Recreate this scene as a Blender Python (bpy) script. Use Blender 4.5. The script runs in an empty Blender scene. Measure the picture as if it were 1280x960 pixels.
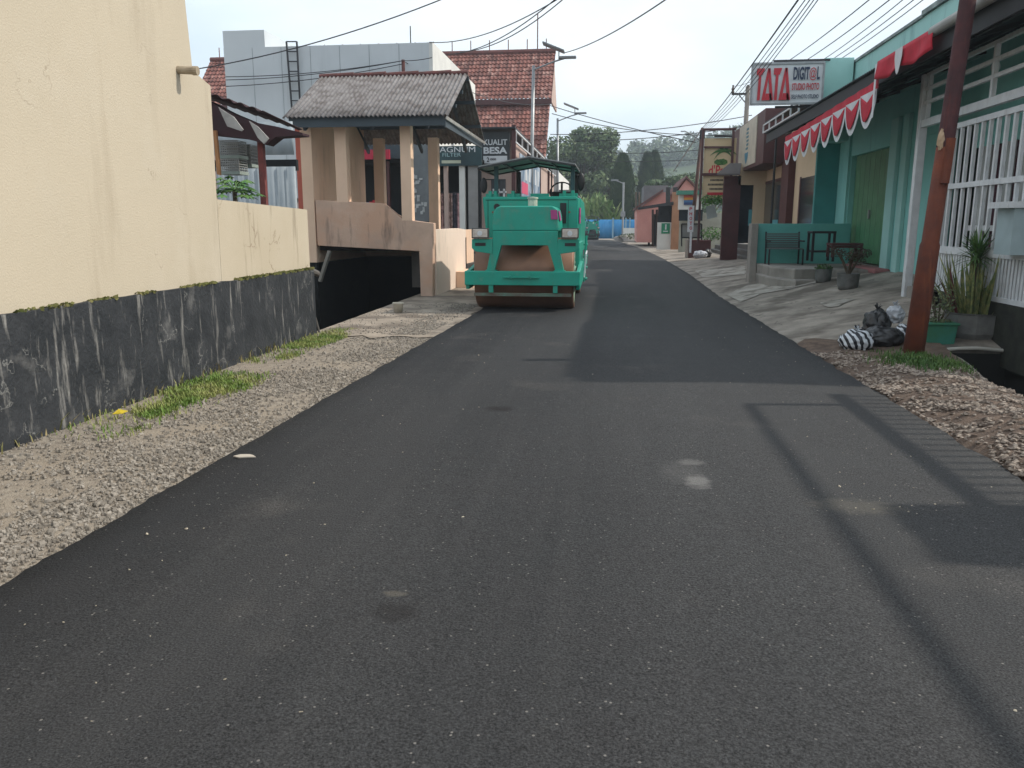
import bpy, bmesh, math, random
from mathutils import Vector, Matrix
from mathutils import noise as mn
R=random.Random(7)
sc=bpy.context.scene
col=sc.collection
# ---------------------------------------------------------------- camera
EYE=Vector((0,0,1.6)); FL=1000.0
_n=math.sqrt(1+.125**2+.2**2)
PSI=math.asin(.125/_n); PIT=math.asin(.2/_n/math.cos(PSI))
CF=Vector((-math.sin(PSI)*math.cos(PIT),math.cos(PSI)*math.cos(PIT),-math.sin(PIT)))
CR=Vector((math.cos(PSI),math.sin(PSI),0)); CU=CR.cross(CF)
cam=bpy.data.cameras.new('camera'); camo=bpy.data.objects.new('camera',cam); col.objects.link(camo)
cam.sensor_width=36; cam.lens=36*FL/1280; cam.clip_end=4000; cam.clip_start=.05
camo.matrix_world=Matrix(((CR.x,CU.x,-CF.x,EYE.x),(CR.y,CU.y,-CF.y,EYE.y),(CR.z,CU.z,-CF.z,EYE.z),(0,0,0,1)))
sc.camera=camo
# ---------------------------------------------------------------- light
SUN=Vector((1.10,.15,1.0)).normalized()
ELEV=math.asin(SUN.z); AZ=math.atan2(SUN.x,SUN.y)
w=bpy.data.worlds.new("World"); sc.world=w; w.use_nodes=True
nt=w.node_tree; nt.nodes.clear(); N=nt.nodes.new; L=nt.links.new
sky=N('ShaderNodeTexSky'); sky.sky_type='NISHITA'; sky.sun_disc=False
sky.sun_elevation=ELEV; sky.sun_rotation=AZ; sky.air_density=1.3; sky.dust_density=3.5; sky.ozone_density=1.2
tc=N('ShaderNodeTexCoord'); mp=N('ShaderNodeMapping'); mp.inputs['Scale'].default_value=(1.0,1.0,2.6)
n1=N('ShaderNodeTexNoise'); n1.inputs['Scale'].default_value=1.7; n1.inputs['Detail'].default_value=6; n1.inputs['Roughness'].default_value=.52
rp=N('ShaderNodeValToRGB'); rp.color_ramp.elements[0].position=.28; rp.color_ramp.elements[1].position=.58
rp.color_ramp.elements[0].color=(.42,.42,.42,1); rp.color_ramp.elements[1].color=(.97,.97,.97,1)
n2=N('ShaderNodeTexNoise'); n2.inputs['Scale'].default_value=3.3; n2.inputs['Detail'].default_value=5
cr2=N('ShaderNodeValToRGB'); cr2.color_ramp.elements[0].position=.3; cr2.color_ramp.elements[1].position=.7
cr2.color_ramp.elements[0].color=(4.5,5.35,6.1,1); cr2.color_ramp.elements[1].color=(6.1,6.5,6.7,1)
mx=N('ShaderNodeMix'); mx.data_type='RGBA'
bg=N('ShaderNodeBackground'); bg.inputs['Strength'].default_value=.145; wo=N('ShaderNodeOutputWorld')
L(tc.outputs['Generated'],mp.inputs['Vector']); L(mp.outputs['Vector'],n1.inputs['Vector']); L(mp.outputs['Vector'],n2.inputs['Vector'])
L(n1.outputs['Fac'],rp.inputs['Fac']); L(n2.outputs['Fac'],cr2.inputs['Fac'])
L(rp.outputs['Color'],mx.inputs['Factor']); L(sky.outputs['Color'],mx.inputs['A']); L(cr2.outputs['Color'],mx.inputs['B'])
L(mx.outputs['Result'],bg.inputs['Color']); L(bg.outputs['Background'],wo.inputs['Surface'])
sl=bpy.data.lights.new('sun','SUN'); sl.energy=2.75; sl.angle=math.radians(1.0); sl.color=(1,.93,.82)
so=bpy.data.objects.new('sun',sl); col.objects.link(so); so.rotation_euler=SUN.to_track_quat('Z','Y').to_euler()
sc.view_settings.view_transform='Standard'; sc.view_settings.look='None'; sc.view_settings.exposure=.42; sc.view_settings.gamma=1
# ---------------------------------------------------------------- rays from picture points to real planes
def DR(x,y): return CR*((x-640)/FL)+CU*((480-y)/FL)+CF
def PZ(x,y,z=0): d=DR(x,y); return EYE+d*((z-1.6)/d.z)
def PY(x,y,Y): d=DR(x,y); return EYE+d*(Y/d.y)
def PX(x,y,X): d=DR(x,y); return EYE+d*(X/d.x)
# ---------------------------------------------------------------- materials
MAT={}
def mat(name,c,rough=.85,c2=None,vs=2.0,vd=5,lo=.35,hi=.65,bump=0,bs=30,streak=None,metal=0,spec=.4,blotch=None,emit=None,crack=None):
    """c base colour, c2 colour mixed in by noise; streak=(colour, amount, scale x, scale z) vertical runs"""
    if name in MAT: return MAT[name]
    m=bpy.data.materials.new(name); m.use_nodes=True; t=m.node_tree; b=t.nodes['Principled BSDF']
    b.inputs['Roughness'].default_value=rough; b.inputs['Metallic'].default_value=metal
    b.inputs['Specular IOR Level'].default_value=spec
    N=t.nodes.new; L=t.links.new
    tc=N('ShaderNodeTexCoord')
    def rgb(c): return (c[0],c[1],c[2],1)
    def noise(scale,detail,vec=None,rg=.6):
        n=N('ShaderNodeTexNoise'); n.inputs['Scale'].default_value=scale; n.inputs['Detail'].default_value=detail
        n.inputs['Roughness'].default_value=rg
        L(vec or tc.outputs['Object'],n.inputs['Vector']); return n.outputs['Fac']
    def ramp(f,a,bb,v0=0,v1=1):
        r=N('ShaderNodeMapRange'); r.inputs['From Min'].default_value=a; r.inputs['From Max'].default_value=bb
        r.inputs['To Min'].default_value=v0; r.inputs['To Max'].default_value=v1; L(f,r.inputs['Value']); return r.outputs['Result']
    def mix(f,a,bb):
        x=N('ShaderNodeMix'); x.data_type='RGBA'; L(f,x.inputs['Factor'])
        if isinstance(a,tuple): x.inputs['A'].default_value=rgb(a)
        else: L(a,x.inputs['A'])
        if isinstance(bb,tuple): x.inputs['B'].default_value=rgb(bb)
        else: L(bb,x.inputs['B'])
        return x.outputs['Result']
    cur=tuple(c)
    if c2 is None: c2=tuple(v*.78 for v in c)
    cur=mix(ramp(noise(vs,vd),lo,hi),cur,tuple(c2))
    if blotch:  # (colour, scale, lo, hi)
        cur=mix(ramp(noise(blotch[1],4),blotch[2],blotch[3]),cur,tuple(blotch[0]))
    if streak:
        mp=N('ShaderNodeMapping'); mp.inputs['Scale'].default_value=(streak[2],streak[2],streak[3]); L(tc.outputs['Object'],mp.inputs['Vector'])
        f=noise(1,5,mp.outputs['Vector'],.65); f=ramp(f,.56,.74,0,streak[1])
        cur=mix(f,cur,tuple(streak[0]))
    if crack:  # (colour, scale, width, amount)
        a=N('ShaderNodeMath'); a.operation='SUBTRACT'; L(noise(crack[1],6,None,.55),a.inputs[0]); a.inputs[1].default_value=.5
        a2=N('ShaderNodeMath'); a2.operation='ABSOLUTE'; L(a.outputs[0],a2.inputs[0])
        a3=N('ShaderNodeMath'); a3.operation='MULTIPLY'; L(ramp(a2.outputs[0],crack[2]*.4,crack[2],crack[3],0),a3.inputs[0]); L(ramp(noise(crack[1]*1.3+.37,2),.52,.6),a3.inputs[1])
        cur=mix(a3.outputs[0],cur,tuple(crack[0]))
    L(cur,b.inputs['Base Color'])
    if bump:
        bn=N('ShaderNodeBump'); bn.inputs['Strength'].default_value=bump; bn.inputs['Distance'].default_value=.02
        L(noise(bs,4),bn.inputs['Height']); L(bn.outputs['Normal'],b.inputs['Normal'])
    if emit: b.inputs['Emission Color'].default_value=rgb(emit[0]); b.inputs['Emission Strength'].default_value=emit[1]
    MAT[name]=m; return m
def flat(name,c,rough=.6,metal=0,**k): return mat(name,c,rough,tuple(v*.86 for v in c),vs=3,metal=metal,**k)
# ---------------------------------------------------------------- mesh builder
ORG={}
def setp(o,label=None,cat=None,group=None,kind=None):
    if label: o['label']=label
    if cat: o['category']=cat
    if group: o['group']=group
    if kind: o['kind']=kind
def thing(name,label,cat,loc,group=None):
    o=bpy.data.objects.new(name,None); col.objects.link(o); o.location=loc; o.empty_display_size=.2
    ORG[o]=Vector(loc); setp(o,label,cat,group); return o
class MB:
    def __init__(s): s.v=[]; s.f=[]
    def face(s,pts):
        n=len(s.v); s.v+= [Vector(p) for p in pts]; s.f.append(tuple(range(n,n+len(pts)))); return s
    def box(s,x0,x1,y0,y1,z0,z1):
        if x0>x1:x0,x1=x1,x0
        if y0>y1:y0,y1=y1,y0
        if z0>z1:z0,z1=z1,z0
        n=len(s.v); s.v+=[Vector(p) for p in ((x0,y0,z0),(x1,y0,z0),(x1,y1,z0),(x0,y1,z0),(x0,y0,z1),(x1,y0,z1),(x1,y1,z1),(x0,y1,z1))]
        s.f+=[tuple(n+i for i in q) for q in ((3,2,1,0),(4,5,6,7),(0,1,5,4),(1,2,6,5),(2,3,7,6),(3,0,4,7))]; return s
    def bar(s,p0,p1,w,h=None,up=Vector((0,0,1))):
        """square bar between two points"""
        h=h or w; p0=Vector(p0);p1=Vector(p1); d=(p1-p0).normalized()
        if abs(d.dot(up))>.98: up=Vector((0,1,0))
        a=d.cross(up).normalized()*w/2; b=a.cross(d).normalized()*h/2; n=len(s.v)
        for p in (p0,p1): s.v+=[p-a-b,p+a-b,p+a+b,p-a+b]
        s.f+=[tuple(n+i for i in q) for q in ((0,1,2,3),(7,6,5,4),(0,4,5,1),(1,5,6,2),(2,6,7,3),(3,7,4,0))]; return s
    def tube(s,pts,r,seg=8,cap=True):
        pts=[Vector(p) for p in pts]; rs=r if isinstance(r,(list,tuple)) else [r]*len(pts); n=len(s.v)
        for i,p in enumerate(pts):
            d=(pts[min(i+1,len(pts)-1)]-pts[max(i-1,0)]).normalized()
            u=Vector((0,0,1)) if abs(d.z)<.9 else Vector((1,0,0))
            a=d.cross(u).normalized(); b=a.cross(d)
            for k in range(seg):
                t=2*math.pi*k/seg; s.v.append(p+(a*math.cos(t)+b*math.sin(t))*rs[i])
        for i in range(len(pts)-1):
            for k in range(seg):
                k2=(k+1)%seg; s.f.append((n+i*seg+k,n+i*seg+k2,n+(i+1)*seg+k2,n+(i+1)*seg+k))
        if cap:
            s.f.append(tuple(n+k for k in reversed(range(seg)))); m=n+(len(pts)-1)*seg; s.f.append(tuple(m+k for k in range(seg)))
        return s
    def lathe(s,c,prof,seg=20):
        """prof: list of (radius, z) bottom to top outside, about the vertical through c"""
        c=Vector(c); n=len(s.v)
        for r,z in prof:
            for k in range(seg):
                t=2*math.pi*k/seg; s.v.append(c+Vector((r*math.cos(t),r*math.sin(t),z)))
        for i in range(len(prof)-1):
            for k in range(seg):
                k2=(k+1)%seg; s.f.append((n+i*seg+k,n+i*seg+k2,n+(i+1)*seg+k2,n+(i+1)*seg+k))
        s.f.append(tuple(n+k for k in reversed(range(seg)))); m=n+(len(prof)-1)*seg; s.f.append(tuple(m+k for k in range(seg)))
        return s
    def prism(s,poly,d):
        """closed polygon (3-D points in one plane) pushed along d"""
        poly=[Vector(p) for p in poly]; d=Vector(d); k=len(poly)
        nrm=Vector((0,0,0))
        for i in range(k): nrm+=poly[i].cross(poly[(i+1)%k])
        if nrm.dot(d)>0: poly.reverse()
        n=len(s.v); s.v+=poly+[p+d for p in poly]
        s.f.append(tuple(n+i for i in range(k))); s.f.append(tuple(n+k+i for i in reversed(range(k))))
        for i in range(k):
            j=(i+1)%k; s.f.append((n+j,n+i,n+k+i,n+k+j))
        return s
    def grid(s,nu,nv,fn):
        n=len(s.v)
        for j in range(nv+1):
            for i in range(nu+1): s.v.append(Vector(fn(i/nu,j/nv)))
        for j in range(nv):
            for i in range(nu):
                a=n+j*(nu+1)+i; s.f.append((a,a+1,a+nu+2,a+nu+1))
        return s
    def blob(s,c,r,seed=0,amp=.15,fr=2.0,nu=16,nv=10):
        c=Vector(c); r=Vector(r) if not isinstance(r,(int,float)) else Vector((r,r,r)); n=len(s.v)
        for j in range(nv+1):
            for i in range(nu):
                t=2*math.pi*i/nu; ph=math.pi*j/nv-math.pi/2
                d=Vector((math.cos(t)*math.cos(ph),math.sin(t)*math.cos(ph),math.sin(ph)))
                q=1+amp*mn.noise(d*fr+Vector((seed*7.3,seed,0)))*2
                s.v.append(c+Vector((d.x*r.x,d.y*r.y,d.z*r.z))*q)
        for j in range(nv):
            for i in range(nu):
                i2=(i+1)%nu; s.f.append((n+j*nu+i,n+j*nu+i2,n+(j+1)*nu+i2,n+(j+1)*nu+i))
        return s
    def build(s,name,m=None,parent=None,label=None,cat=None,group=None,kind=None,smooth=False,bevel=0,solid=0):
        me=bpy.data.meshes.new(name)
        if parent is not None: org=ORG[parent]
        elif kind=='structure': org=Vector((0,0,0))
        else:
            xs=[p.x for p in s.v]; ys=[p.y for p in s.v]; zs=[p.z for p in s.v]
            org=Vector(((min(xs)+max(xs))/2,(min(ys)+max(ys))/2,min(zs)))
        me.from_pydata([tuple(p-org) for p in s.v],[],s.f); me.update()
        o=bpy.data.objects.new(name,me); col.objects.link(o)
        if parent is not None: o.parent=parent
        else: o.location=org
        ORG[o]=org
        if m: me.materials.append(m)
        if smooth: me.polygons.foreach_set('use_smooth',[True]*len(me.polygons))
        if bevel:
            b=o.modifiers.new('bevel','BEVEL'); b.width=bevel; b.segments=2; b.limit_method='ANGLE'
        if solid:
            b=o.modifiers.new('solidify','SOLIDIFY'); b.thickness=solid
        setp(o,label,cat,group,kind); return o
def box(name,m,b,parent=None,bevel=0,**k): return MB().box(*b).build(name,m,parent,bevel=bevel,**k)
def lettering(txt,org,right,up,w,h,m,parent,name='lettering',bold=0.0,depth=.004,sx=1.0):
    """text fitted into a w x h box whose lower left corner is org"""
    cu=bpy.data.curves.new('t','FONT'); cu.body=txt; cu.size=1; cu.offset=bold; cu.extrude=.002; cu.resolution_u=3
    to=bpy.data.objects.new('t',cu); col.objects.link(to)
    dg=bpy.context.evaluated_depsgraph_get(); me=bpy.data.meshes.new_from_object(to.evaluated_get(dg))
    bpy.data.objects.remove(to); bpy.data.curves.remove(cu)
    vs=[v.co.copy() for v in me.vertices]
    if not vs: return None
    x0=min(v.x for v in vs);x1=max(v.x for v in vs);y0=min(v.y for v in vs);y1=max(v.y for v in vs)
    right=Vector(right).normalized(); up=Vector(up).normalized(); nn=right.cross(up); org=Vector(org)
    b=MB()
    for v in vs:
        b.v.append(org+right*((v.x-x0)/(x1-x0)*w)+up*((v.y-y0)/(y1-y0)*h)+nn*(depth if v.z>0 else 0.0))
    b.f=[tuple(p.vertices) for p in me.polygons]; bpy.data.meshes.remove(me)
    return b.build(name,m,parent)
def copy_tree(o,parent=None):
    c=o.copy(); col.objects.link(c); c.parent=parent; ORG[c]=ORG[o]
    for ch in list(o.children): copy_tree(ch,c)
    return c
def corr(name,m,P0,U,V,pitch,amp,parent=None,th=.008,sub=6,rows=1,sag=0,**k):
    """corrugated sheet from P0, waves counted along U, running down V"""
    P0=Vector(P0);U=Vector(U);V=Vector(V); nn=U.cross(V).normalized(); n=max(2,int(U.length/pitch*sub))
    def fn(u,v):
        return P0+U*u+V*v+nn*(amp*math.sin(2*math.pi*u*U.length/pitch)+ (sag*math.sin(math.pi*v)))
    b=MB().grid(n,rows,fn); return b.build(name,m,parent,smooth=True,solid=th,**k)
# ---------------------------------------------------------------- palette
cream=mat('cream_wall_paint',(.50,.435,.335),.9,(.465,.405,.31),vs=.7,lo=.3,hi=.7,bump=.25,bs=60,streak=((.36,.30,.22),.5,2.6,.4),blotch=((.50,.44,.345),1.3,.5,.7),crack=((.28,.22,.16),.7,.003,.5))
creamlow=mat('stained_cream_paint',(.50,.435,.335),.9,(.465,.40,.30),vs=1,bump=.25,bs=60,streak=((.15,.11,.07),.8,5.0,.5),crack=((.20,.14,.09),1.2,.006,.6))
plinthm=mat('black_painted_plinth',(.013,.016,.020),.75,(.030,.033,.038),vs=3.5,vd=9,bump=.6,bs=25,streak=((.33,.32,.30),.75,11.0,1.6),blotch=((.11,.11,.11),2.6,.60,.74),crack=((.22,.22,.21),1.7,.005,.6))
moss=mat('moss',(.10,.12,.03),1,(.17,.15,.06),vs=8)
peach=mat('peach_render',(.78,.55,.40),.9,(.70,.49,.35),vs=1.2,bump=.25,bs=50,streak=((.36,.25,.18),.5,3,.5))
peachst=mat('weathered_peach_render',(.64,.44,.33),.92,(.48,.33,.25),vs=1.3,bump=.35,bs=40,streak=((.09,.07,.06),.9,3.2,.5),blotch=((.58,.36,.25),.9,.5,.62))
peachlit=mat('sunlit_peach_render',(.74,.61,.51),.9,(.66,.54,.45),vs=1,bump=.2,bs=50,streak=((.30,.30,.24),.6,3,.7))  # lighter peach copy; sunlight on the stair side is put into the colour
fibre=mat('weathered_fibre_cement',(.155,.143,.142),.95,(.23,.218,.217),vs=9,vd=8,bump=.3,bs=80,blotch=((.11,.095,.092),4,.46,.62))
ridgem=mat('red_ridge_tile',(.16,.055,.05),.9,(.10,.05,.045),vs=5,bump=.2)
fascia=flat('slate_blue_fascia',(.045,.062,.075),.6)
greyw=mat('grey_sheet_wall',(.52,.555,.58),.75,(.47,.505,.53),vs=.6,streak=((.38,.41,.43),.8,1.6,.12),bump=.1)
whitew=mat('white_render',(.66,.66,.63),.9,(.56,.56,.54),vs=1,streak=((.4,.4,.38),.4,2,.4))
pinkw=mat('dull_pink_render',(.46,.345,.30),.9,(.41,.305,.265),vs=.9,streak=((.2,.15,.13),.4,2,.4))
concrete=mat('concrete',(.33,.30,.27),.95,(.22,.20,.18),vs=1.4,vd=8,bump=.5,bs=35,blotch=((.15,.135,.12),.6,.5,.68))
conc2=mat('damp_dark_concrete',(.13,.125,.115),.95,(.06,.06,.055),vs=2,vd=8,bump=.5,bs=30)
potm=mat('cement_pot',(.17,.17,.165),.95,(.10,.10,.095),vs=5,bump=.4,bs=50)
mint=mat('mint_wall_paint',(.26,.57,.535),.85,(.22,.51,.48),vs=1,bump=.15,bs=60,streak=((.10,.24,.235),.6,2.5,.4))
mintpale=mat('pale_mint_parapet',(.36,.61,.575),.85,(.31,.55,.52),vs=1,streak=((.15,.30,.30),.6,2.5,.5))
teal=mat('teal_wall_paint',(.06,.27,.26),.85,(.05,.22,.21),vs=1.2,bump=.15)
greendoor=mat('green_folding_door_paint',(.07,.22,.105),.55,(.055,.18,.085),vs=2)
pitshade=mat('shade_black_wall',(.007,.0075,.008),.95,(.013,.013,.012),vs=2)  # deep shade of pit, drain and shelter base put into the colour
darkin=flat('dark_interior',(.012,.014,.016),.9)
glass=mat('dark_window_glass',(.012,.018,.022),.12,(.03,.04,.05),vs=1.2,spec=.6)
maroon=mat('maroon_paint',(.085,.030,.030),.6,(.06,.022,.022),vs=2)
beige=mat('beige_shop_render',(.60,.46,.31),.85,(.53,.41,.27),vs=1)
tan=mat('tan_sign_board',(.56,.43,.26),.6,(.52,.40,.24),vs=1)
whitep=mat('white_gloss_paint',(.66,.68,.70),.4,(.56,.58,.60),vs=6,streak=((.25,.16,.10),.35,18,2))
signw=flat('white_sign_face',(.62,.64,.66),.4)
redp=flat('red_sign_paint',(.50,.025,.04),.5)
navy=flat('navy_sign_paint',(.02,.035,.08),.5)
blk=flat('black_paint',(.015,.015,.017),.45)
darkm=flat('dark_steel',(.035,.035,.04),.5,metal=.3)
gal=mat('galvanised_steel',(.33,.34,.35),.45,(.25,.26,.27),vs=6,metal=.6)
rustdark=mat('dark_maroon_rust_paint',(.085,.030,.032),.85,(.045,.022,.026),vs=4,vd=8,bump=.4,bs=40,streak=((.20,.05,.03),.7,12,.8))
rust=mat('rusty_pole_paint',(.17,.045,.022),.85,(.085,.028,.02),vs=3,vd=8,bump=.4,bs=40,streak=((.28,.085,.03),.8,9,.9))
rolg=mat('green_machine_paint',(.004,.31,.225),.45,(.004,.27,.195),vs=3,spec=.5,streak=((.07,.22,.16),.6,7,1.5),blotch=((.05,.27,.20),6,.58,.72))
drumm=mat('rusty_drum_steel',(.22,.115,.07),.5,(.15,.08,.052),vs=1.6,vd=7,metal=.25,bump=.1,bs=60)
canv=mat('dark_canopy_sheet',(.05,.055,.055),.7,(.03,.033,.033),vs=3)
asbest=flat('grey_roof_sheet',(.17,.17,.175),.9)
darkroof=mat('dark_corrugated_sheet',(.028,.032,.038),.7,(.045,.05,.055),vs=3)
bluesheet=mat('pale_blue_metal_sheet',(.36,.40,.43),.6,(.29,.33,.36),vs=2,streak=((.2,.22,.22),.5,4,.3))
coralm=mat('coral_wall_paint',(.48,.13,.09),.85,(.42,.11,.08),vs=1.2,streak=((.2,.07,.05),.6,3,.5))
wood=mat('brown_wood',(.16,.09,.05),.8,(.10,.055,.03),vs=4)
bark=mat('tree_bark',(.10,.075,.05),.95,(.06,.045,.03),vs=6,bump=.5)
def leafmat(n,a,b,vs=.5):
    m=mat(n,a,.6,b,vs=vs,vd=3,lo=.4,hi=.6,spec=.3); return m
lf_big=leafmat('broadleaf_foliage',(.045,.085,.030),(.095,.13,.05),.9)
lf_cyp=leafmat('conifer_foliage',(.018,.045,.018),(.045,.08,.025),1.2)
lf_bam=leafmat('bright_banana_foliage',(.15,.26,.07),(.28,.34,.14),.8)
lf_hill=leafmat('hill_foliage',(.04,.075,.03),(.09,.12,.05),.05)
lf_pot=leafmat('dark_leaf',(.03,.07,.02),(.06,.11,.03),8)
lf_yuc=leafmat('yucca_leaf',(.06,.15,.04),(.12,.21,.06),8)
lf_var=leafmat('yellow_edged_leaf',(.24,.24,.09),(.09,.13,.05),14)
lf_red=leafmat('red_leaf',(.17,.03,.04),(.10,.03,.03),9)
grassm=leafmat('grass_blade',(.12,.20,.035),(.26,.27,.09),2.5)
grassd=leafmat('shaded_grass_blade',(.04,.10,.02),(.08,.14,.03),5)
# ================================================================ GROUND
def redge(Y):   # right road edge
    t=[(-6,2.56),(5,2.55),(10,2.47),(18,2.36),(26,2.46),(38,2.35),(47,2.1),(56,1.75),(62,1.3),(78,.5),(81,-.2)]
    for (a,b),(c,d) in zip(t,t[1:]):
        if Y<=c: return b+(d-b)*(Y-a)/(c-a)
    return t[-1][1]
def ledge(Y):
    t=[(-6,-2.65),(3,-2.61),(7,-2.53),(14,-2.36),(30,-2.5),(50,-3.0),(62,-4.0),(70,-8),(81,-20)]
    for (a,b),(c,d) in zip(t,t[1:]):
        if Y<=c: return b+(d-b)*(Y-a)/(c-a)
    return t[-1][1]
def sm(a,b,x):
    t=max(0,min(1,(x-a)/(b-a))); return t*t*(3-2*t)
def zg(X,Y):
    z=0
    if X>2.45:
        k=.2*sm(9.2,12,Y)*(1-.62*sm(22,36,Y))*(1-.8*sm(40,70,Y))
        z=min(X-2.45,3.65)*k
        if Y<12: z=max(z,.05*min(1,(X-2.45)/1.2))
    return z
def PG(x,y):
    d=DR(x,y); t=2.0
    while t<120:
        p=EYE+d*t
        if p.z<=zg(p.x,p.y): return p
        t+=.02
    return PZ(x,y)
def frange(a,b,s):
    o=[];x=a
    while x<b-1e-6: o.append(x); x+=s
    return o+[b]
# base sheet with two openings (sunken yard on the left, roadside drain on the right)
xs=sorted(set([-900,-300,-100,-50,-30,-20,-14,-10]+[-7.2,-4.34]+frange(-4.2,9,.35)+[3.6,4.78,12,20,40,80,200,600,900]))
ys=sorted(set([-300,-60,-20,-6]+frange(-2,30,.5)+[10.2,11.22,21.6]+frange(30,90,3)+[110,150,300,700,1500,2500]))
g=MB(); idx={}
def gz(x,y): return zg(x,y)+ (0 if x<2.45 else 0.0)
for j,y in enumerate(ys):
    for i,x in enumerate(xs): idx[i,j]=len(g.v); g.v.append(Vector((x,y,gz(x,y))))
for j in range(len(ys)-1):
    for i in range(len(xs)-1):
        cx=(xs[i]+xs[i+1])/2; cy=(ys[j]+ys[j+1])/2
        if -7.2<cx<-4.34 and 11.22<cy<21.6: continue
        if 3.6<cx<4.78 and cy<10.2 and cy>-2: continue
        g.f.append((idx[i,j],idx[i+1,j],idx[i+1,j+1],idx[i,j+1]))
groundm=mat('pale_dusty_concrete_ground',(.37,.325,.275),.95,(.19,.165,.14),vs=1.7,vd=12,bump=.9,bs=30,blotch=((.13,.11,.09),.75,.50,.62),crack=((.06,.05,.04),1.1,.008,.9))
g.build('ground',groundm,kind='structure',smooth=True)
# sunken yard and drain linings
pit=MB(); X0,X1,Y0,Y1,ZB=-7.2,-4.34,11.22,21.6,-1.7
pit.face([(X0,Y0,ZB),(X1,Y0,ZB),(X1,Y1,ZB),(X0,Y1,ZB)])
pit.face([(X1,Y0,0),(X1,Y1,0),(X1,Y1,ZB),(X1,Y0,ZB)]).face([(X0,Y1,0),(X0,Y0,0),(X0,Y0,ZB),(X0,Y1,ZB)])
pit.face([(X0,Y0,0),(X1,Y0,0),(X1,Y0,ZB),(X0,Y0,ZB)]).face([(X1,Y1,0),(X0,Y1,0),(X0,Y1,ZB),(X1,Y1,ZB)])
pit.build('sunken_yard_floor',pitshade,kind='structure')
dr=MB(); dz=-1.5
dr.face([(3.6,-2,dz),(4.78,-2,dz),(4.78,10.2,dz),(3.6,10.2,dz)])
dr.face([(3.6,-2,.06),(3.6,10.2,.06),(3.6,10.2,dz),(3.6,-2,dz)]).face([(4.78,10.2,.06),(4.78,-2,.06),(4.78,-2,dz),(4.78,10.2,dz)])
dr.face([(4.78,10.2,dz),(3.6,10.2,dz),(3.6,10.2,.06),(4.78,10.2,.06)])
dr.build('drain_channel',pitshade,kind='structure')
# left verge sheet (gravelly dirt), 1 cm proud of ground
def jit(y,a,s): return a*mn.noise(Vector((y*2.3,s,0)))+a*.5*mn.noise(Vector((y*9.1,s,3)))
verge=mat('compacted_gravel_dirt',(.34,.295,.24),.98,(.22,.185,.15),vs=14,vd=10,lo=.38,hi=.62,bump=1.0,bs=70,blotch=((.31,.26,.205),1.4,.45,.6))
v=MB(); v.grid(14,90,lambda a,b:((-4.34+a*1.95),-4+b*15.5,.012+.012*mn.noise(Vector((a*6,b*60,0)))))
v.build('gravel_verge',verge,kind='structure',smooth=True)
pv=MB(); pv.grid(10,60,lambda a,b:((-4.34+a*(2.0+.05)+(-.12+jit(b*9,.12,4) if a>.95 else 0)),11.0+b*14+(.4*jit(a*3,1,8) if b<.01 else 0),.03+.006*mn.noise(Vector((a*9,b*40,5)))))
pavm=mat('worn_pavement_slab',(.36,.30,.24),.95,(.20,.165,.13),vs=2.2,vd=11,bump=.8,bs=45,blotch=((.15,.12,.095),1.3,.5,.62))
pv.build('pavement',pavm,kind='structure',smooth=True)
# asphalt ----------------------------------------------------
m=bpy.data.materials.new('fresh_asphalt'); m.use_nodes=True; t=m.node_tree; b=t.nodes['Principled BSDF']; N=t.nodes.new; L=t.links.new
tc=N('ShaderNodeTexCoord'); O=tc.outputs['Object']
def nz(s,d,r=.6,vec=None):
    n=N('ShaderNodeTexNoise'); n.inputs['Scale'].default_value=s; n.inputs['Detail'].default_value=d; n.inputs['Roughness'].default_value=r
    L(vec or O,n.inputs['Vector']); return n.outputs['Fac']
def mr(f,a,bb,c,d):
    r=N('ShaderNodeMapRange'); r.inputs['From Min'].default_value=a; r.inputs['From Max'].default_value=bb; r.inputs['To Min'].default_value=c; r.inputs['To Max'].default_value=d
    L(f,r.inputs['Value']); return r.outputs['Result']
def mth(op,a,bb):
    x=N('ShaderNodeMath'); x.operation=op
    for i,q in enumerate((a,bb)):
        if isinstance(q,(int,float)): x.inputs[i].default_value=q
        else: L(q,x.inputs[i])
    return x.outputs[0]
def cmix(f,a,bb):
    x=N('ShaderNodeMix'); x.data_type='RGBA'; L(f,x.inputs['Factor'])
    for k,q in (('A',a),('B',bb)):
        if isinstance(q,tuple): x.inputs[k].default_value=q+(1,)
        else: L(q,x.inputs[k])
    return x.outputs['Result']
mpa=N('ShaderNodeMapping'); mpa.inputs['Scale'].default_value=(.55,.12,1); L(O,mpa.inputs['Vector'])
big=nz(1,4,.5,mpa.outputs['Vector'])
sx=N('ShaderNodeSeparateXYZ'); L(O,sx.inputs[0])
lat=mr(sx.outputs['X'],-2.4,1.2,0,1)          # freshly rolled left strip is darker; lighter right has sun sheen painted in
lat2=mth('ADD',lat,mr(big,.35,.65,-.35,.35))
c1=cmix(mr(lat2,0,1,0,1),(.019,.020,.022),(.046,.046,.047))
c1=cmix(mr(nz(2.2,6),.35,.7,0,.35),c1,(.036,.034,.035))
c1=cmix(mr(nz(.9,3),.60,.72,0,.35),c1,(.085,.078,.072))
sp=mr(nz(120,3,.75),.36,.68,.35,1.9)           # aggregate
hsv=N('ShaderNodeHueSaturation'); L(c1,hsv.inputs['Color']); L(sp,hsv.inputs['Value'])
vo=N('ShaderNodeTexVoronoi'); vo.inputs['Scale'].default_value=60; vo.inputs['Randomness'].default_value=1; L(O,vo.inputs['Vector'])
wn=N('ShaderNodeSeparateColor'); L(vo.outputs['Color'],wn.inputs[0])
pick=mth('MULTIPLY',mr(wn.outputs[0],.965,.975,0,1),mr(vo.outputs['Distance'],.22,.34,1,0))
c2=cmix(pick,hsv.outputs['Color'],(.17,.16,.15))
fc=c2
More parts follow.
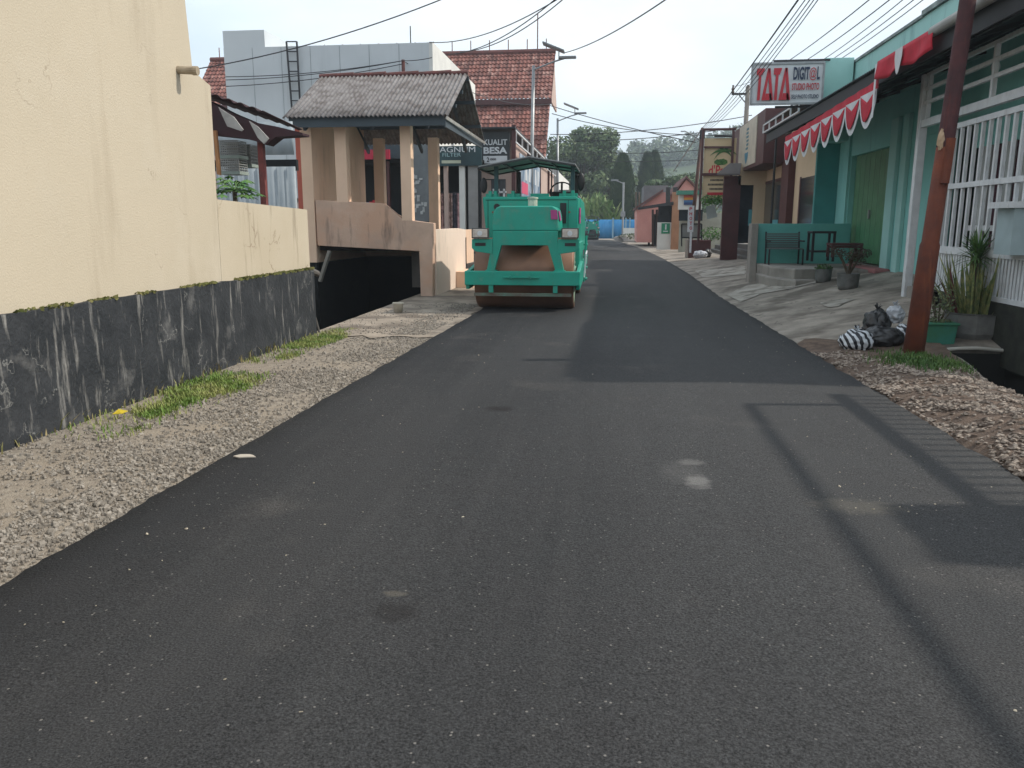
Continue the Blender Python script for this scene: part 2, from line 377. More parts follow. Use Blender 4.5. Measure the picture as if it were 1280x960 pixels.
def stain_mask(px,py,rx,ry_,sc_,amt):
    q=PZ(px,py,.07); mp=N('ShaderNodeMapping'); mp.vector_type='POINT'; mp.inputs['Location'].default_value=(-q.x/rx,-q.y/ry_,0); mp.inputs['Scale'].default_value=(1/rx,1/ry_,0); L(O,mp.inputs['Vector'])
    ln=N('ShaderNodeVectorMath'); ln.operation='LENGTH'; L(mp.outputs['Vector'],ln.inputs[0])
    return mr(mth('ADD',ln.outputs['Value'],mth('MULTIPLY',nz(sc_,5,.7),2.0)),1.55,2.2,amt,0)
for a_ in ((871,602,.075,.13,14,.8),(864,578,.09,.07,11,.5),(850,590,.15,.2,9,.15)): fc=cmix(stain_mask(*a_),fc,(.16,.155,.15))
for a_ in ((494,764,.10,.09,14,.5),(624,511,.13,.09,12,.85)): fc=cmix(stain_mask(*a_),fc,(.012,.010,.010))
for a_ in ((494,742,.05,.03,30,.4),(1070,632,.25,.12,22,.3)): fc=cmix(stain_mask(*a_),fc,(.14,.125,.10))
mpl=N('ShaderNodeMapping'); mpl.inputs['Scale'].default_value=(5.0,.15,1); L(O,mpl.inputs['Vector'])
fc=cmix(mr(nz(1,4,.6,mpl.outputs['Vector']),.5,.75,0,.18),fc,(.072,.071,.070))
L(fc,b.inputs['Base Color']); b.inputs['Roughness'].default_value=.85; b.inputs['Specular IOR Level'].default_value=.22
bn=N('ShaderNodeBump'); bn.inputs['Strength'].default_value=1.0; bn.inputs['Distance'].default_value=.009
L(mth('ADD',nz(80,3,.7),mth('MULTIPLY',nz(14,3),.6)),bn.inputs['Height']); L(bn.outputs['Normal'],b.inputs['Normal'])
asph=m
rd=MB(); ny=900
def ry(b): return -5+ (b**1.9)*86.5
def rfn(a,b):
    Y=ry(b); l=ledge(Y)+.03*jit(Y,1,1)+.012*mn.noise(Vector((Y*22,3,1))); r=redge(Y)+.04*jit(Y,1,2)+.014*mn.noise(Vector((Y*20,5,1)))
    z=.048+.02*(1-abs(2*a-1)**2)+max(0,zg(r,Y))
    if a<.0001 or a>.9999: return (l-.03 if a<.5 else r+.03,Y,.0+zg(r+.03,Y)*(a>.5))
    aa=(a-.04)/.92
    return (l+(r-l)*aa,Y,z+.0015*mn.noise(Vector((aa*10,Y*2,1))))
rd.grid(25,ny,rfn); rd.build('road',asph,kind='structure',smooth=True)
# stuff on the ground --------------------------------------------------
def stones(name,mt,pts,s0,s1,label,cat,flatn=.55,par=None):
    b=MB()
    for p in pts:
        s=R.uniform(s0,s1)*(1 if R.random()<.85 else 1.7); a=R.uniform(0,6.28); ca,sa=math.cos(a),math.sin(a)
        q=[]
        for k in range(5):
            t=k*1.2566+R.uniform(-.3,.3); rr=s*R.uniform(.7,1.15); x,y=rr*math.cos(t),rr*.75*math.sin(t); q.append((x*ca-y*sa,x*sa+y*ca))
        h=s*flatn*R.uniform(.6,1.2); n=len(b.v); P=Vector(p); tx,ty=R.uniform(-.3,.3),R.uniform(-.3,.3)
        for x,y in q: b.v.append(P+Vector((x,y,-.3*h)))
        for x,y in q: b.v.append(P+Vector((x*.72,y*.72,h+x*tx+y*ty)))
        b.f.append(tuple(n+5+k for k in range(5)))
        for k in range(5): b.f.append((n+k,n+(k+1)%5,n+5+(k+1)%5,n+5+k))
    return b.build(name,mt,None,label=label,cat=cat,kind='stuff')
stm=mat('grey_gravel_stone',(.31,.278,.24),.95,(.14,.122,.102),vs=23,vd=1,lo=.35,hi=.65)
pts=[]
while len(pts)<24000:
    y=1.8+ (R.random()**1.5)*14; x=-4.3+R.random()*1.9
    d=ledge(y)-x
    if d<-.05: continue
    keep=.25+.9*sm(1.4,.3,d) if y>3 else .5
    if mn.noise(Vector((x*1.3,y*1.1,7)))<-.12 and R.random()<.7: continue
    if y>11 and d>.75 and R.random()<.75: continue
    if y>14.5 and d>.3 and R.random()<.6: continue
    if R.random()>keep: continue
    pts.append((x,y,.018 if y<11.2 or d<.2 else .034))
stones('roadside_gravel',stm,pts,.004,.0155,'loose grey crushed stone scattered between asphalt edge and black plinth','gravel')
# rubble chips on the right
chipm=mat('broken_tile_chip',(.32,.265,.22),.95,(.09,.065,.052),vs=26,vd=1,lo=.40,hi=.62)
def bx(y): return 3.62+.45*sm(7.6,10.3,y)
bed=MB(); bed.grid(12,60,lambda a,b:(redge(2+b*9)-.0+a*(bx(2+b*9)-redge(2+b*9)),2+b*9,(.035+.10*math.sin(a*3.0)*(1-sm(7.5,11,2+b*9))+.05*mn.noise(Vector((a*4,b*18,2)))+zg(2.6+a*1.2,2+b*9)) if a>0 else .0))
bed.build('rubble_bed',mat('brown_rubble_soil',(.17,.12,.09),1,(.095,.065,.05),vs=9,vd=9,bump=1,bs=50),kind='structure',smooth=True)
def bedz(x,y):
    b=(y-2)/9; a=(x-redge(y))/(bx(y)-redge(y)); return .035+.10*math.sin(a*3.0)*(1-sm(7.5,11,y))+.05*mn.noise(Vector((a*4,b*18,2)))+zg(2.6+a*1.2,y)
pts=[]
while len(pts)<8200:
    y=3.6+R.random()**1.1*6.6; x=redge(y)+R.random()*(bx(y)-redge(y))
    if x<redge(y)+.02: continue
    if y>9.4 and x>3.0: continue
    if mn.noise(Vector((x*3.2,y*2.4,3)))<-.02 and R.random()<.8: continue
    pts.append((x,y,bedz(x,y)+.005))
stones('roadside_rubble',chipm,pts,.006,.030,'flat broken cream and brown tile chips heaped beside the asphalt','rubble',flatn=.25)
# crumbs on asphalt
crm=mat('pale_crumb',(.42,.37,.29),.9,(.25,.22,.17),vs=30)
pts=[]
for k in range(330):
    y=1.6+R.random()**1.3*11; x=R.uniform(-2.3,2.4)
    pts.append((x,y,.066))
for cx,cy,n,sp_ in ((1.45,4.55,34,.22),(.25,3.1,16,.3),(1.3,2.9,14,.4),(-.65,3.4,10,.12),(.0,2.2,12,.3)):
    for k in range(n): pts.append((R.gauss(cx,sp_),R.gauss(cy,sp_*.6),.066))
stones('pale_road_crumbs',crm,pts,.002,.008,'tiny pale crumbs scattered over the black asphalt','crumbs',flatn=.4)
# pale dried splash marks and dark oil-like patch on road (flat stains)
def stain(name,c,px,py,rx,ry_,mt,label):
    p=PZ(px,py,.068); b=MB(); n=26; pts=[]
    for k in range(n):
        t=2*math.pi*k/n; q=.8+.3*mn.noise(Vector((math.cos(t)*1.1+px*.37,math.sin(t)*1.1,c)))+.12*mn.noise(Vector((math.cos(t)*5,math.sin(t)*5,c)))
        pts.append((p.x+rx*q*math.cos(t),p.y+ry_*q*math.sin(t),.0745))
    b.face(pts); return b.build(name,mt,label=label,cat='stain')
dry=mat('dried_cement_splash',(.13,.125,.12),.9,(.085,.08,.08),vs=9)
oil=mat('dark_tar_patch',(.024,.020,.019),.8,(.034,.030,.029),vs=30,bump=1,bs=60)
b=MB(); p=PZ(306,576,.03); b.prism([(p.x-.07,p.y-.02,.06),(p.x-.02,p.y-.045,.06),(p.x+.03,p.y-.03,.06),(p.x+.09,p.y-.02,.06),(p.x+.05,p.y+.02,.06),(p.x+.02,p.y+.035,.06),(p.x-.04,p.y+.025,.06)],(0,0,.008))
b.build('mortar_flake',mat('pale_mortar',(.45,.40,.34),.95),label='pale flat mortar flake lying on the left asphalt edge',cat='debris')
# grass -----------------------------------------------------------------
def grass(name,mt,pts,h0,h1,label,cat='grass'):
    b=MB()
    for p in pts:
        p=Vector(p); h=R.uniform(h0,h1); a=R.uniform(0,6.28); w_=h*.05+.0025; l=Vector((math.cos(a),math.sin(a),0)); s=Vector((-l.y,l.x,0))*w_; bend=R.uniform(.2,.8)*h
        q1=p+l*bend*.3+Vector((0,0,h*.6)); q2=p+l*bend+Vector((0,0,h)); n=len(b.v)
        b.v+=[p-s,p+s,q1+s*.8,q1-s*.8,q2]; b.f+=[(n,n+1,n+2,n+3),(n+3,n+2,n+4)]
    return b.build(name,mt,None,label=label,cat=cat,kind='stuff')
pts=[]
for k in range(60000):
    y=5+R.random()*6.8; x=-4.3+R.random()*1.0
    f=mn.noise(Vector((x*1.6,y*1.1,11)))
    if 5.3<y<8.2:
        c=-3.92+.06*math.sin(y*2); wd=.42
    elif 8.6<y<11.9: c=-4.05+.1*(y-8.6)/3; wd=.28
    else: continue
    e=abs(x-c)/wd
    if e>1 or R.random()<e*e*.75: continue
    if f<-.12 and R.random()<.9: continue
    edge=min(abs(y-5.3),abs(y-8.2),abs(y-8.6),abs(y-11.9))
    if R.random()>min(1,edge*1.5): continue
    pts.append((x,y,.012))
pts=pts[:9500]
grass('verge_grass',grassm,pts,.015,.06,'patches of short yellow green grass along the foot of the black plinth')
pts=[(-4.33+abs(R.gauss(0,.05)),R.uniform(4.6,11.1),.01) for k in range(900)]
grass('dry_grass_line',leafmat('dry_grass_blade',(.30,.24,.12),(.20,.19,.07),6),pts,.03,.14,'thin line of dry weeds where the black plinth meets the ground')
pc=PG(1150,463); pts=[(R.gauss(pc.x+.05,.22),R.gauss(pc.y+.0,.32)) for k in range(2600)]
pts=[(x,y,bedz(x,y)) for x,y in pts if 2.8<x<bx(y)-.03 and y<10.3]
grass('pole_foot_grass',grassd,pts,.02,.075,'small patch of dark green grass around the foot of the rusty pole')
# moss line on plinth
# ================================================================ LEFT SIDE
XL=-4.3
def leafy(b,c,rad,n,s,seed=0,up=.3,asp=1.0):
    """n leaf quads spread through an ellipsoid"""
    rr=random.Random(seed); c=Vector(c)
    for k in range(n):
        while 1:
            p=Vector((rr.uniform(-1,1),rr.uniform(-1,1),rr.uniform(-1,1)))
            if p.length<=1 and p.length>rr.random()**.7*.9: break
        q=c+Vector((p.x*rad[0],p.y*rad[1],p.z*rad[2]))
        nn=(p+Vector((rr.gauss(0,.5),rr.gauss(0,.5),up+rr.gauss(0,.5)))).normalized()
        a=nn.orthogonal().normalized(); a=(Matrix.Rotation(rr.uniform(0,6.28),3,nn)@a); bb=nn.cross(a)
        z=s*rr.uniform(.6,1.3); a=a*z; bb=bb*z*.55*asp
        b.face([q-a,q-bb*.9,q+a,q+bb*.9])
# tall cream side wall + plinth ------------------------------------------
wt=thing('side_wall','tall cream rendered side wall on a black plinth, stepping down to a low wall','wall',(XL,6,0))
prof=[(-3,.95),(8.50,.95),(8.52,1.86),(8.545,2.6),(8.56,3.05),(8.2,3.14),(8.15,3.8),(8.1,6.2),(-3,6.2)]
b=MB().prism([(XL,y,z) for y,z in prof],(-.22,0,0)); b.build('upper_wall',cream,wt)
b=MB().prism([(XL,8.505,.93),(XL,11.18,.93),(XL,11.18,1.80),(XL,8.525,1.865)],(-.22,0,0)); b.build('low_wall',creamlow,wt,label='low stained cream wall with dark runs')
b=MB(); b.grid(2,110,lambda a,q:(XL+.05+.02*mn.noise(Vector((a*3,q*30,0))) ,-3+q*14.2,-.05+a*(1.02+.012*mn.noise(Vector((q*55,1,1)))-.0*q)))
b.grid(2,110,lambda a,q:(XL+.05-a*.1+.02*mn.noise(Vector((3,q*30,0)))*(1-a),-3+q*14.2,.97+.012*mn.noise(Vector((q*55,1,1)))))
b.face([(XL+.05,11.2,-.05),(XL-.2,11.2,-.05),(XL-.2,11.2,.97),(XL+.05,11.2,.97)])
b.build('plinth',plinthm,wt)
# return of plinth into the sunken yard
box('plinth',plinthm,(XL-2.9,XL-.2,11.0,11.19,-1.7,.93),wt)
b=MB()
for k in range(1500):
    y=4.8+R.random()**.6*6.4; f=mn.noise(Vector((y*1.7,5,0)))
    if f<-.05 and y<9.2: continue
    p=Vector((XL+.03+R.uniform(-.03,.03),y,.965+R.uniform(0,.02))); s=R.uniform(.008,.02)
    a=Vector((R.uniform(-1,1),R.uniform(-1,1),R.uniform(-.2,1))).normalized()*s; c=a.orthogonal()
    b.face([p-a,p-c,p+a,p+c])
b.build('moss_line',moss,wt)
p=PX(222,87,XL); b=MB().tube([(XL-.05,p.y,p.z),(XL+.18,p.y+.02,p.z-.01)],.038,12); b.tube([(XL+.15,p.y+.018,p.z-.01),(XL+.20,p.y+.02,p.z-.012)],.044,12)
b.build('drain_pipe_stub',mat('dirty_plastic_pipe',(.36,.30,.22),.7,(.25,.2,.14),vs=8),wt,smooth=False)
# ---------------------------------------------------------------- left-hand structures behind the low wall
YS=17.45
def yb(p0,p1,Y,th,name,m,par,bev=0,**k):   # box from two picture corners at depth Y
    a=PY(*p0,Y); c=PY(*p1,Y); return box(name,m,(a.x,c.x,Y,Y+th,a.z,c.z),par,bevel=bev,**k)
def X_at(px,Y): return PY(px,300,Y).x
def Z_at(py,Y,px=500): return PY(px,py,Y).z
# stair shelter ------------------------------------------------------------
sh=thing('stair_shelter','peach stair shelter with grey corrugated gable roof above a dark sunken opening','shelter',(-5.4,19.3,0))
zt=Z_at(254,YS); zb_=Z_at(314,YS); xr=-3.86
def pxz(l,Y): return [(PY(x,y,Y)) for x,y in l]
poly=pxz([(394,250),(478,254),(503,274),(549,279),(549,304),(541,311),(541,371.5),(526,371.5),(524,314),(397,307)],YS)
poly=[Vector((min(q.x,xr),q.y,q.z)) for q in poly]
MB().prism(poly,(0,.22,0)).build('front_parapet',peachst,sh,bevel=.01)
# left wall
xl0=X_at(381,YS); xl1=X_at(395,YS)
zroof=3.72
box('left_wall',peach,(xl0,xl1,YS,21.3,.75,zroof+.3),sh,bevel=.01)
box('basement_wall',pitshade,(xl0,xl1,YS+.02,21.3,-1.7,.75),sh)
box('basement_wall',pitshade,(xl0,xr,21.3,21.45,-1.7,1.25),sh)
b=MB(); b.box(xl1,xr-.18,YS+.22,21.3,zb_,zb_+.16); b.build('landing_slab',pitshade,sh)
# columns
for (a,c,Y,t) in ((423,437,YS-.002,zroof),(503,516,YS-.002,zroof),(470,482,20.9,zroof+.05),(537,549,20.9,zroof+.05)):
    x0=X_at(a,Y); x1=X_at(c,Y); box('column',peach,(x0,x1,Y,Y+.24,(zt+.02 if a<450 else Z_at(276,Y)) if Y<19 else 1.2,t),sh,bevel=.008)
# back parapet of stairs and sloping balustrade
poly=pxz([(395,258),(470,258),(486,262),(552,298),(552,320),(395,320)],21.15); MB().prism(poly,(0,.14,0)).build('back_parapet',peach,sh)
# rear left panel piece of wall between columns (peach)
yb((437,173),(449,255),21.1,.12,'wall_return',peach,sh)
# side wall towards road
def zx(py,px): return PX(px,py,xr)
sp=[(549,279),(549,372),(578,360),(578,283)]
y0=YS+.22; y1=21.4
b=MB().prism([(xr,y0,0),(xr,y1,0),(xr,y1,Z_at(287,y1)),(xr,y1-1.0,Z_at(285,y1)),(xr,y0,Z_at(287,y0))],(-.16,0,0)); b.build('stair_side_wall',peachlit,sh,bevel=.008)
b=MB().prism([(xr,y1,0.55),(xr,22.6,.55),(xr,22.6,1.45),(xr,y1,1.45)],(-.16,0,0)); b.build('stair_side_wall',peach,sh,bevel=.008)
for k in range(5): box('step',concrete,(xr-.9,xr-.17,20.2-k*.3,20.5-k*.3,.1,.25+k*.17),sh)
box('corner_block',peach,(xr+.002,xr+.45,19.9,21.2,0,.43),sh,bevel=.01)
# roof
rx0=X_at(362,YS-.45)-.0; rx1=-3.40; ye=YS-.5; yr=19.35; yb2=21.9; ze=3.80; zr=5.02
corr('roof_sheet',fibre,(rx0,yr,zr),(rx1-rx0,0,0),(0,ye-yr,ze-zr),.098,.023,sh,rows=3)
corr('roof_sheet',fibre,(rx0,yb2,ze-.1),(rx1-rx0,0,0),(0,yr-yb2,zr-ze+.1),.098,.023,sh,rows=3)
b=MB(); n=9
for k in range(n):
    a=rx0+k*(rx1-rx0-.05)/n; b.tube([(a,yr,zr+.012+.012*(k%2)),(a+(rx1-rx0-.05)/n+.05,yr,zr+.03+.012*(k%2))],.055,8)
b.build('ridge_tiles',ridgem,sh)
b=MB(); b.box(rx0+.1,rx1-.12,ye+.1,ye+.14,ze-.19,ze+.04); b.build('fascia_board',fascia,sh)
b=MB(); b.box(rx1-.12,rx1-.08,ye+.1,yb2,ze-.22,ze-.07); b.build('side_tie_board',fascia,sh)
b=MB()
for yy in (yr-1.6,yr-.8,yr,yr+.8,yr+1.7):
    z=zr-.12-abs(yy-yr)*(zr-ze)/(yr-ye); b.bar((rx0+.1,yy,z),(rx1+.02,yy,z),.06,.08)
for xx in (rx0+.4,-5.1,rx1-.5):
    b.bar((xx,ye+.2,ze-.2),(xx,yr,zr-.25),.06,.1); b.bar((xx,yb2-.1,ze-.3),(xx,yr,zr-.25),.06,.1)
b.build('rafters',fascia,sh)
b=MB(); b.prism([Vector(v) for v in [(rx1-.06,ye-.02,ze-.08),(rx1-.02,yb2,ze-.12),(rx1+.0,yb2,ze-.07),(rx1-.04,ye-.02,ze-.02)]],(.02,0,0))
b.build('flashing_strip',mat('worn_grey_flashing',(.42,.41,.39),.8,(.25,.24,.23),vs=6),sh)
# odd props under it
p=PY(412,314,YS-.05); q=PY(398,352,YS-.05)
MB().bar(p,(q.x,q.y+.1,q.z),.07).build('leaning_prop',mat('grey_timber',(.25,.23,.2),.95),label='grey timber prop slanting under the shelter parapet',cat='timber prop')
p=PX(383,336,XL); MB().tube([(XL-.1,11.25,p.z),(XL-.28,12.2,p.z-.14)],.05,10).tube([(XL-.05,11.16,.93),(XL-.02,11.25,.02)],.02,6).tube([(XL-.12,11.22,.9),(XL+.05,11.3,.03)],.015,6).build('wall_corner_pipe',mat('dull_pipe',(.12,.11,.10),.8),label='grey drain pipe and sticks at the far end of the black plinth',cat='pipe')
# coral wall strip left of the shelter, shed and sheets behind the low wall
yb((368,155),(381,262),17.6,.9,'coral_wall',coralm,None,label='narrow coral red wall end beside the stair shelter',cat='wall')
shed=thing('lean_to_shed','lean-to shed with sagging dark red tin roof behind the low cream wall','shed',(-6.4,13.6,0))
a=PY(262,128,13); 
P=[PY(255,108,13.2),PY(382,160,13.2)]
corr('roof_sheet',mat('dark_red_tin',(.05,.018,.022),.8,(.03,.014,.017),vs=2),PY(250,120,13.9),PY(378,163,13.9)-PY(250,120,13.9),Vector((0,-1.6,.10)),.2,.02,shed)
b=MB()
pp=PY(325,158,12.6); b.bar((pp.x,12.6,.0),(pp.x,12.6,pp.z),.09); b.build('post',mat('red_brown_post',(.19,.045,.04),.8,(.12,.035,.03),vs=6),shed)
for n_,q_ in (('patch_sheet',[(273,134),(292,146),(304,162),(302,164),(284,158)]),('patch_sheet',[(311,151),(322,158),(336,173),(330,180),(322,172)])):
    l=[PY(x,y,12.15+(y-134)*.003) for x,y in q_]; MB().prism(l,(0,.02,.0)).build(n_,mat('pale_tarp',(.50,.48,.46),.7,(.35,.33,.32),vs=6),shed)
b=MB(); l=[PY(x,y,12.4) for x,y in [(256,124),(285,139),(318,153),(345,158),(378,166),(378,169),(345,171),(332,181),(318,176),(300,172),(262,168),(256,168)]]; b.prism(l,(0,.3,0)); b.build('underside_shade',mat('dark_red_tin',(.05,.018,.022)),shed)  # dark panel stands in for the shaded underside of the shed roof
MB().prism([PY(x,y,12.9) for x,y in [(331,165),(375,166),(375,172),(331,172)]],(0,.05,0)).build('plank',mat('mossy_plank',(.22,.22,.15),.9),shed)
MB().prism([PY(x,y,12.3) for x,y in [(266,163),(270,163),(275,219),(271,218)]],(0,.05,0)).build('timber_frame',mat('orange_timber',(.36,.17,.07),.8),shed)
# pale blue sheet fence
a=PY(270,209,14.6); c=PY(369,209,14.6)
corr('sheet_fence',bluesheet,(a.x,14.6,a.z),(c.x-a.x,0,0),(0,0,-a.z),.19,.012,None,label='pale blue corrugated sheet fence behind the low cream wall',cat='fence')
a=PY(258,160,15.6); c=PY(368,200,15.6)
corr('sheet_wall',bluesheet,(a.x,15.6,a.z+.1),(c.x-a.x,0,0),(0,0,-(a.z-c.z)),.25,.012,None,label='upper pale metal sheet wall behind the bird cages',cat='wall')
box('gap_shade_strip',darkin,(a.x,c.x,15.7,15.8,Z_at(212,15.7),Z_at(198,15.7)),None,label='black strip standing for shade between upper and lower metal sheets',cat='board')  # black strip added to paint the shade in the gap between sheets
# bird cages
def cage(p0,p1,Y,label):
    a=PY(*p0,Y); c=PY(*p1,Y); r=thing('bird_cage',label,'bird cage',((a.x+c.x)/2,Y+.15,c.z),'bird cages under the shed roof'); b=MB()
    for k in range(11):
        x=a.x+(c.x-a.x)*k/10
        for yy in (Y,Y+.3): b.bar((x,yy,c.z),(x,yy,a.z),.013)
    for k in range(7):
        z=c.z+(a.z-c.z)*k/6
        for yy in (Y,Y+.3): b.bar((a.x,yy,z),(c.x,yy,z),.016)
        for xx in (a.x,c.x): b.bar((xx,Y,z),(xx,Y+.3,z),.01)
    b.build('wire_mesh',mat('cage_wire',(.30,.30,.29),.6),r); box('tray',mat('cage_tray',(.28,.33,.30),.7),(a.x-.02,c.x+.02,Y-.02,Y+.32,c.z-.05,c.z),r)
    b=MB()
    for k in range(3): b.bar((a.x+.05,Y+.15,c.z+(a.z-c.z)*(.25+.25*k)),(c.x-.05,Y+.15,c.z+(a.z-c.z)*(.25+.25*k)),.015)
    b.build('perch',wood,r)
cage((273,176),(298,194),12.9,'upper wire bird cage under the red shed roof')
cage((275,196),(299,214),12.9,'lower wire bird cage below the other one')
cage((299,181),(314,205),13.3,'narrow wire bird cage right of the two stacked ones')
# papaya tree
pt=thing('papaya_tree','papaya tree with drooping lobed leaves behind the low wall','tree',(PY(293,250,11.9).x,11.9,0))
base=PY(293,238,11.9); MB().tube([(base.x,11.9,0),(base.x+.02,11.9,1.2),(base.x,11.9,base.z)],[.06,.05,.035],8).build('trunk',bark,pt)
b=MB()
for k in range(34):
    a=R.uniform(0,6.28); el=R.uniform(-.35,.8); l=R.uniform(.18,.36); d=Vector((math.cos(a)*math.cos(el),math.sin(a)*math.cos(el),math.sin(el)))
    e=base+d*l; b.tube([base,base+d*l*.6+Vector((0,0,.02)),e],.006,5)
    for j in range(7):
        t=(j-3)*.55; dd=Vector((math.cos(a+t),math.sin(a+t),-.45)).normalized(); ll=R.uniform(.10,.17)*(1.2-.1*abs(j-3)); s=Vector((-dd.y,dd.x,0))*.03
        b.face([e,e+dd*ll*.5+s,e+dd*ll,e+dd*ll*.5-s])
b.build('crown',lf_yuc,pt)
# ---------------------------------------------------------------- grey two-storey building
YG=28.0
gb=thing('grey_building','large grey two-storey building with blank sheet wall and white side face','building',(-10,30,0))
xg=PY(537,100,YG).x; xg0=PY(282,100,YG).x; zg_=Z_at(53,YG,537)
box('wall',greyw,(xg0,xg-.002,YG,YG+8.5,2.5,zg_),gb)
box('upper_block',greyw,(xg0,PY(330,40,YG).x,YG+.01,YG+3,zg_,Z_at(38,YG,300)),gb)
box('side_wall',whitew,(xg,xg+.12,YG,YG+8.6,2.5,zg_+.02),gb)
b=MB()
for k in range(1,7): x=xg0+(xg-xg0)*k/7; b.box(x-.006,x+.006,YG-.006,YG,2.6,zg_-.02)
b.build('panel_joints',mat('grey_joint',(.22,.25,.27)),gb)
b=MB(); b.tube([(xg-.7,YG+.3,zg_),(xg-.7,YG+.3,zg_+.6)],.02,5); b.build('roof_rod',darkm,gb)
ld=thing('wall_ladder','narrow dark steel ladder fixed to the grey wall above the shelter roof','ladder',(PY(366,100,YG-.1).x,YG-.1,4))
tl,bl,tr,br=PY(358,52,YG-.12),PY(366,150,YG-.12),PY(371,52,YG-.12),PY(376,150,YG-.12)
b=MB(); b.bar(tl,bl,.05); b.bar(tr,br,.05); b.build('rails',darkm,ld)
for k in range(9): u=k/8; MB().bar(tl.lerp(bl,u),tr.lerp(br,u),.035).build('rung',darkm,ld)
# pinkish low wall behind with tile roof at left
# ---------------------------------------------------------------- red tiled building
def tilemat():
    m=bpy.data.materials.new('clay_roof_tile'); m.use_nodes=True; t=m.node_tree; b=t.nodes['Principled BSDF']; b.inputs['Roughness'].default_value=.9
    N=t.nodes.new; L=t.links.new; tc=N('ShaderNodeTexCoord'); mp=N('ShaderNodeMapping'); mp.inputs['Scale'].default_value=(1/.235,0,1/.26)
    L(tc.outputs['Object'],mp.inputs['Vector']); fl=N('ShaderNodeVectorMath'); fl.operation='FLOOR'; L(mp.outputs['Vector'],fl.inputs[0])
    wn=N('ShaderNodeTexWhiteNoise'); L(fl.outputs[0],wn.inputs['Vector'])
    r=N('ShaderNodeValToRGB'); e=r.color_ramp.elements; e[0].color=(.12,.05,.042,1); e[1].color=(.33,.19,.16,1); x=e.new(.5); x.color=(.19,.072,.056,1); x=e.new(.8); x.color=(.25,.10,.08,1)
    L(wn.outputs['Value'],r.inputs['Fac']); n=N('ShaderNodeTexNoise'); n.inputs['Scale'].default_value=.6; n.inputs['Detail'].default_value=6; L(tc.outputs['Object'],n.inputs['Vector'])
    mr_=N('ShaderNodeMapRange'); mr_.inputs['From Min'].default_value=.5; mr_.inputs['From Max'].default_value=.7; mr_.inputs['To Max'].default_value=.45; L(n.outputs['Fac'],mr_.inputs['Value'])
    mx=N('ShaderNodeMix'); mx.data_type='RGBA'; L(mr_.outputs['Result'],mx.inputs['Factor']); L(r.outputs['Color'],mx.inputs['A']); mx.inputs['B'].default_value=(.09,.05,.045,1); L(mx.outputs['Result'],b.inputs['Base Color']); return m
tile=tilemat()
def tileroof(name,x0,x1,yt,zt_,yb_,zb2,par):
    L_=math.hypot(yt-yb_,zt_-zb2); rows=int(L_/.33); nu=int(abs(x1-x0)/.235*4); b=MB()
    nn=Vector((0,-(zt_-zb2),-(yt-yb_))).normalized(); nn=Vector((0,-(zt_-zb2)/L_,(yb_-yt)/L_*-1)) 
    for r in range(rows):
        u0=r/rows; u1=(r+1)/rows
        def fn(a,c,u0=u0,u1=u1):
            u=u0+(u1-u0)*min(1,2*c); hh=.05*(2*c if c<=.5 else 2-2*c); return (x0+(x1-x0)*a,yt+(yb_-yt)*u-hh*(zt_-zb2)/L_,zt_+(zb2-zt_)*u+hh*(yt-yb_)/L_+.03*math.sin(a*(x1-x0)/.235*2*math.pi))
        b.grid(nu,2,fn)
    return b.build(name,tile,par,smooth=False)
YT=47.0
tb=thing('tiled_building','tall building with steep two-tier red clay tiled roof behind the shops','building',(-12,YT+4,0))
xt1=PY(688,100,YT).x; xt0=PY(225,100,YT).x
z1=Z_at(66,YT+4,640); z2=Z_at(124,YT+1.2,640); z3=Z_at(128,YT,640); z4=Z_at(208,YT-2.4,680)
tileroof('upper_roof',xt0,xt1,YT+4,z1,YT+1.1,z2,tb)
tileroof('lower_roof',-13.5,xt1-.1,YT+1.4,z2-.15,YT-2.0,z4,tb)
box('fascia',maroon,(xt0,xt1,YT+1.0,YT+1.2,z2-.32,z2-.02),tb)
box('wall',pinkw,(xt0,xt1-1.2,YT+1.6,YT+9,0,z2-.1),tb)
MB().prism([(xt1-.1,YT+1.1,z2),(xt1-.1,YT+4,z1-.1),(xt1-.1,YT+7,z2)],(-.1,0,0)).build('gable',pinkw,tb)
tileroof('upper_roof',xt1,xt0,YT+4,z1,YT+7.4,z2-.3,tb) if False else None
b=MB(); b.tube([(xt0,YT+4,z1+.03),(xt1,YT+4,z1+.03)],.16,8); b.build('ridge_tiles',ridgem,tb)
b=MB(); x=xt0+.6
while x<xt1: b.tube([(x,YT+4,z1+.1),(x,YT+4,z1+.75)],.03,5); x+=1.15
b.tube([(xt1-1.1,YT+4,z1),(xt1-1.1,YT+4,z1+2.2)],.035,5)
b.build('ridge_finials',ridgem,tb)
# ---------------------------------------------------------------- shop row on the left
YM=26.2
ms=thing('corner_shop','corner shop with dark signs, open dark front and maroon posts','shop',(-8,YM+2,0))
zf=.95
xa=X_at(395,YM); xb=X_at(602,YM)
box('floor_slab',concrete,(xa,xb+.5,YM-2.2,YM+.2,0,.72),ms)
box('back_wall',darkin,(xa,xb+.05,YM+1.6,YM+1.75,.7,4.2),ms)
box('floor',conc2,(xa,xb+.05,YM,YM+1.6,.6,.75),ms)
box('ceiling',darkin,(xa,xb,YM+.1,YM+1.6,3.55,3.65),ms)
box('lintel',fascia,(xa,X_at(543,YM),YM-.05,YM+.1,Z_at(198,YM),Z_at(150,YM)),ms)
for a,c,mm in ((486,489,maroon),(556,561,pinkw),(575,582,whitew),(586,598,mat('grey_door_leaf',(.27,.265,.26),.8))):
    box('door_post',mm,(X_at(a,YM),X_at(c,YM),YM-.02-.001*a/500,YM+.12,.72,3.6),ms)
box('dark_door',darkin,(X_at(598,YM),X_at(602,YM),YM,YM+.1,.72,3.6),ms)
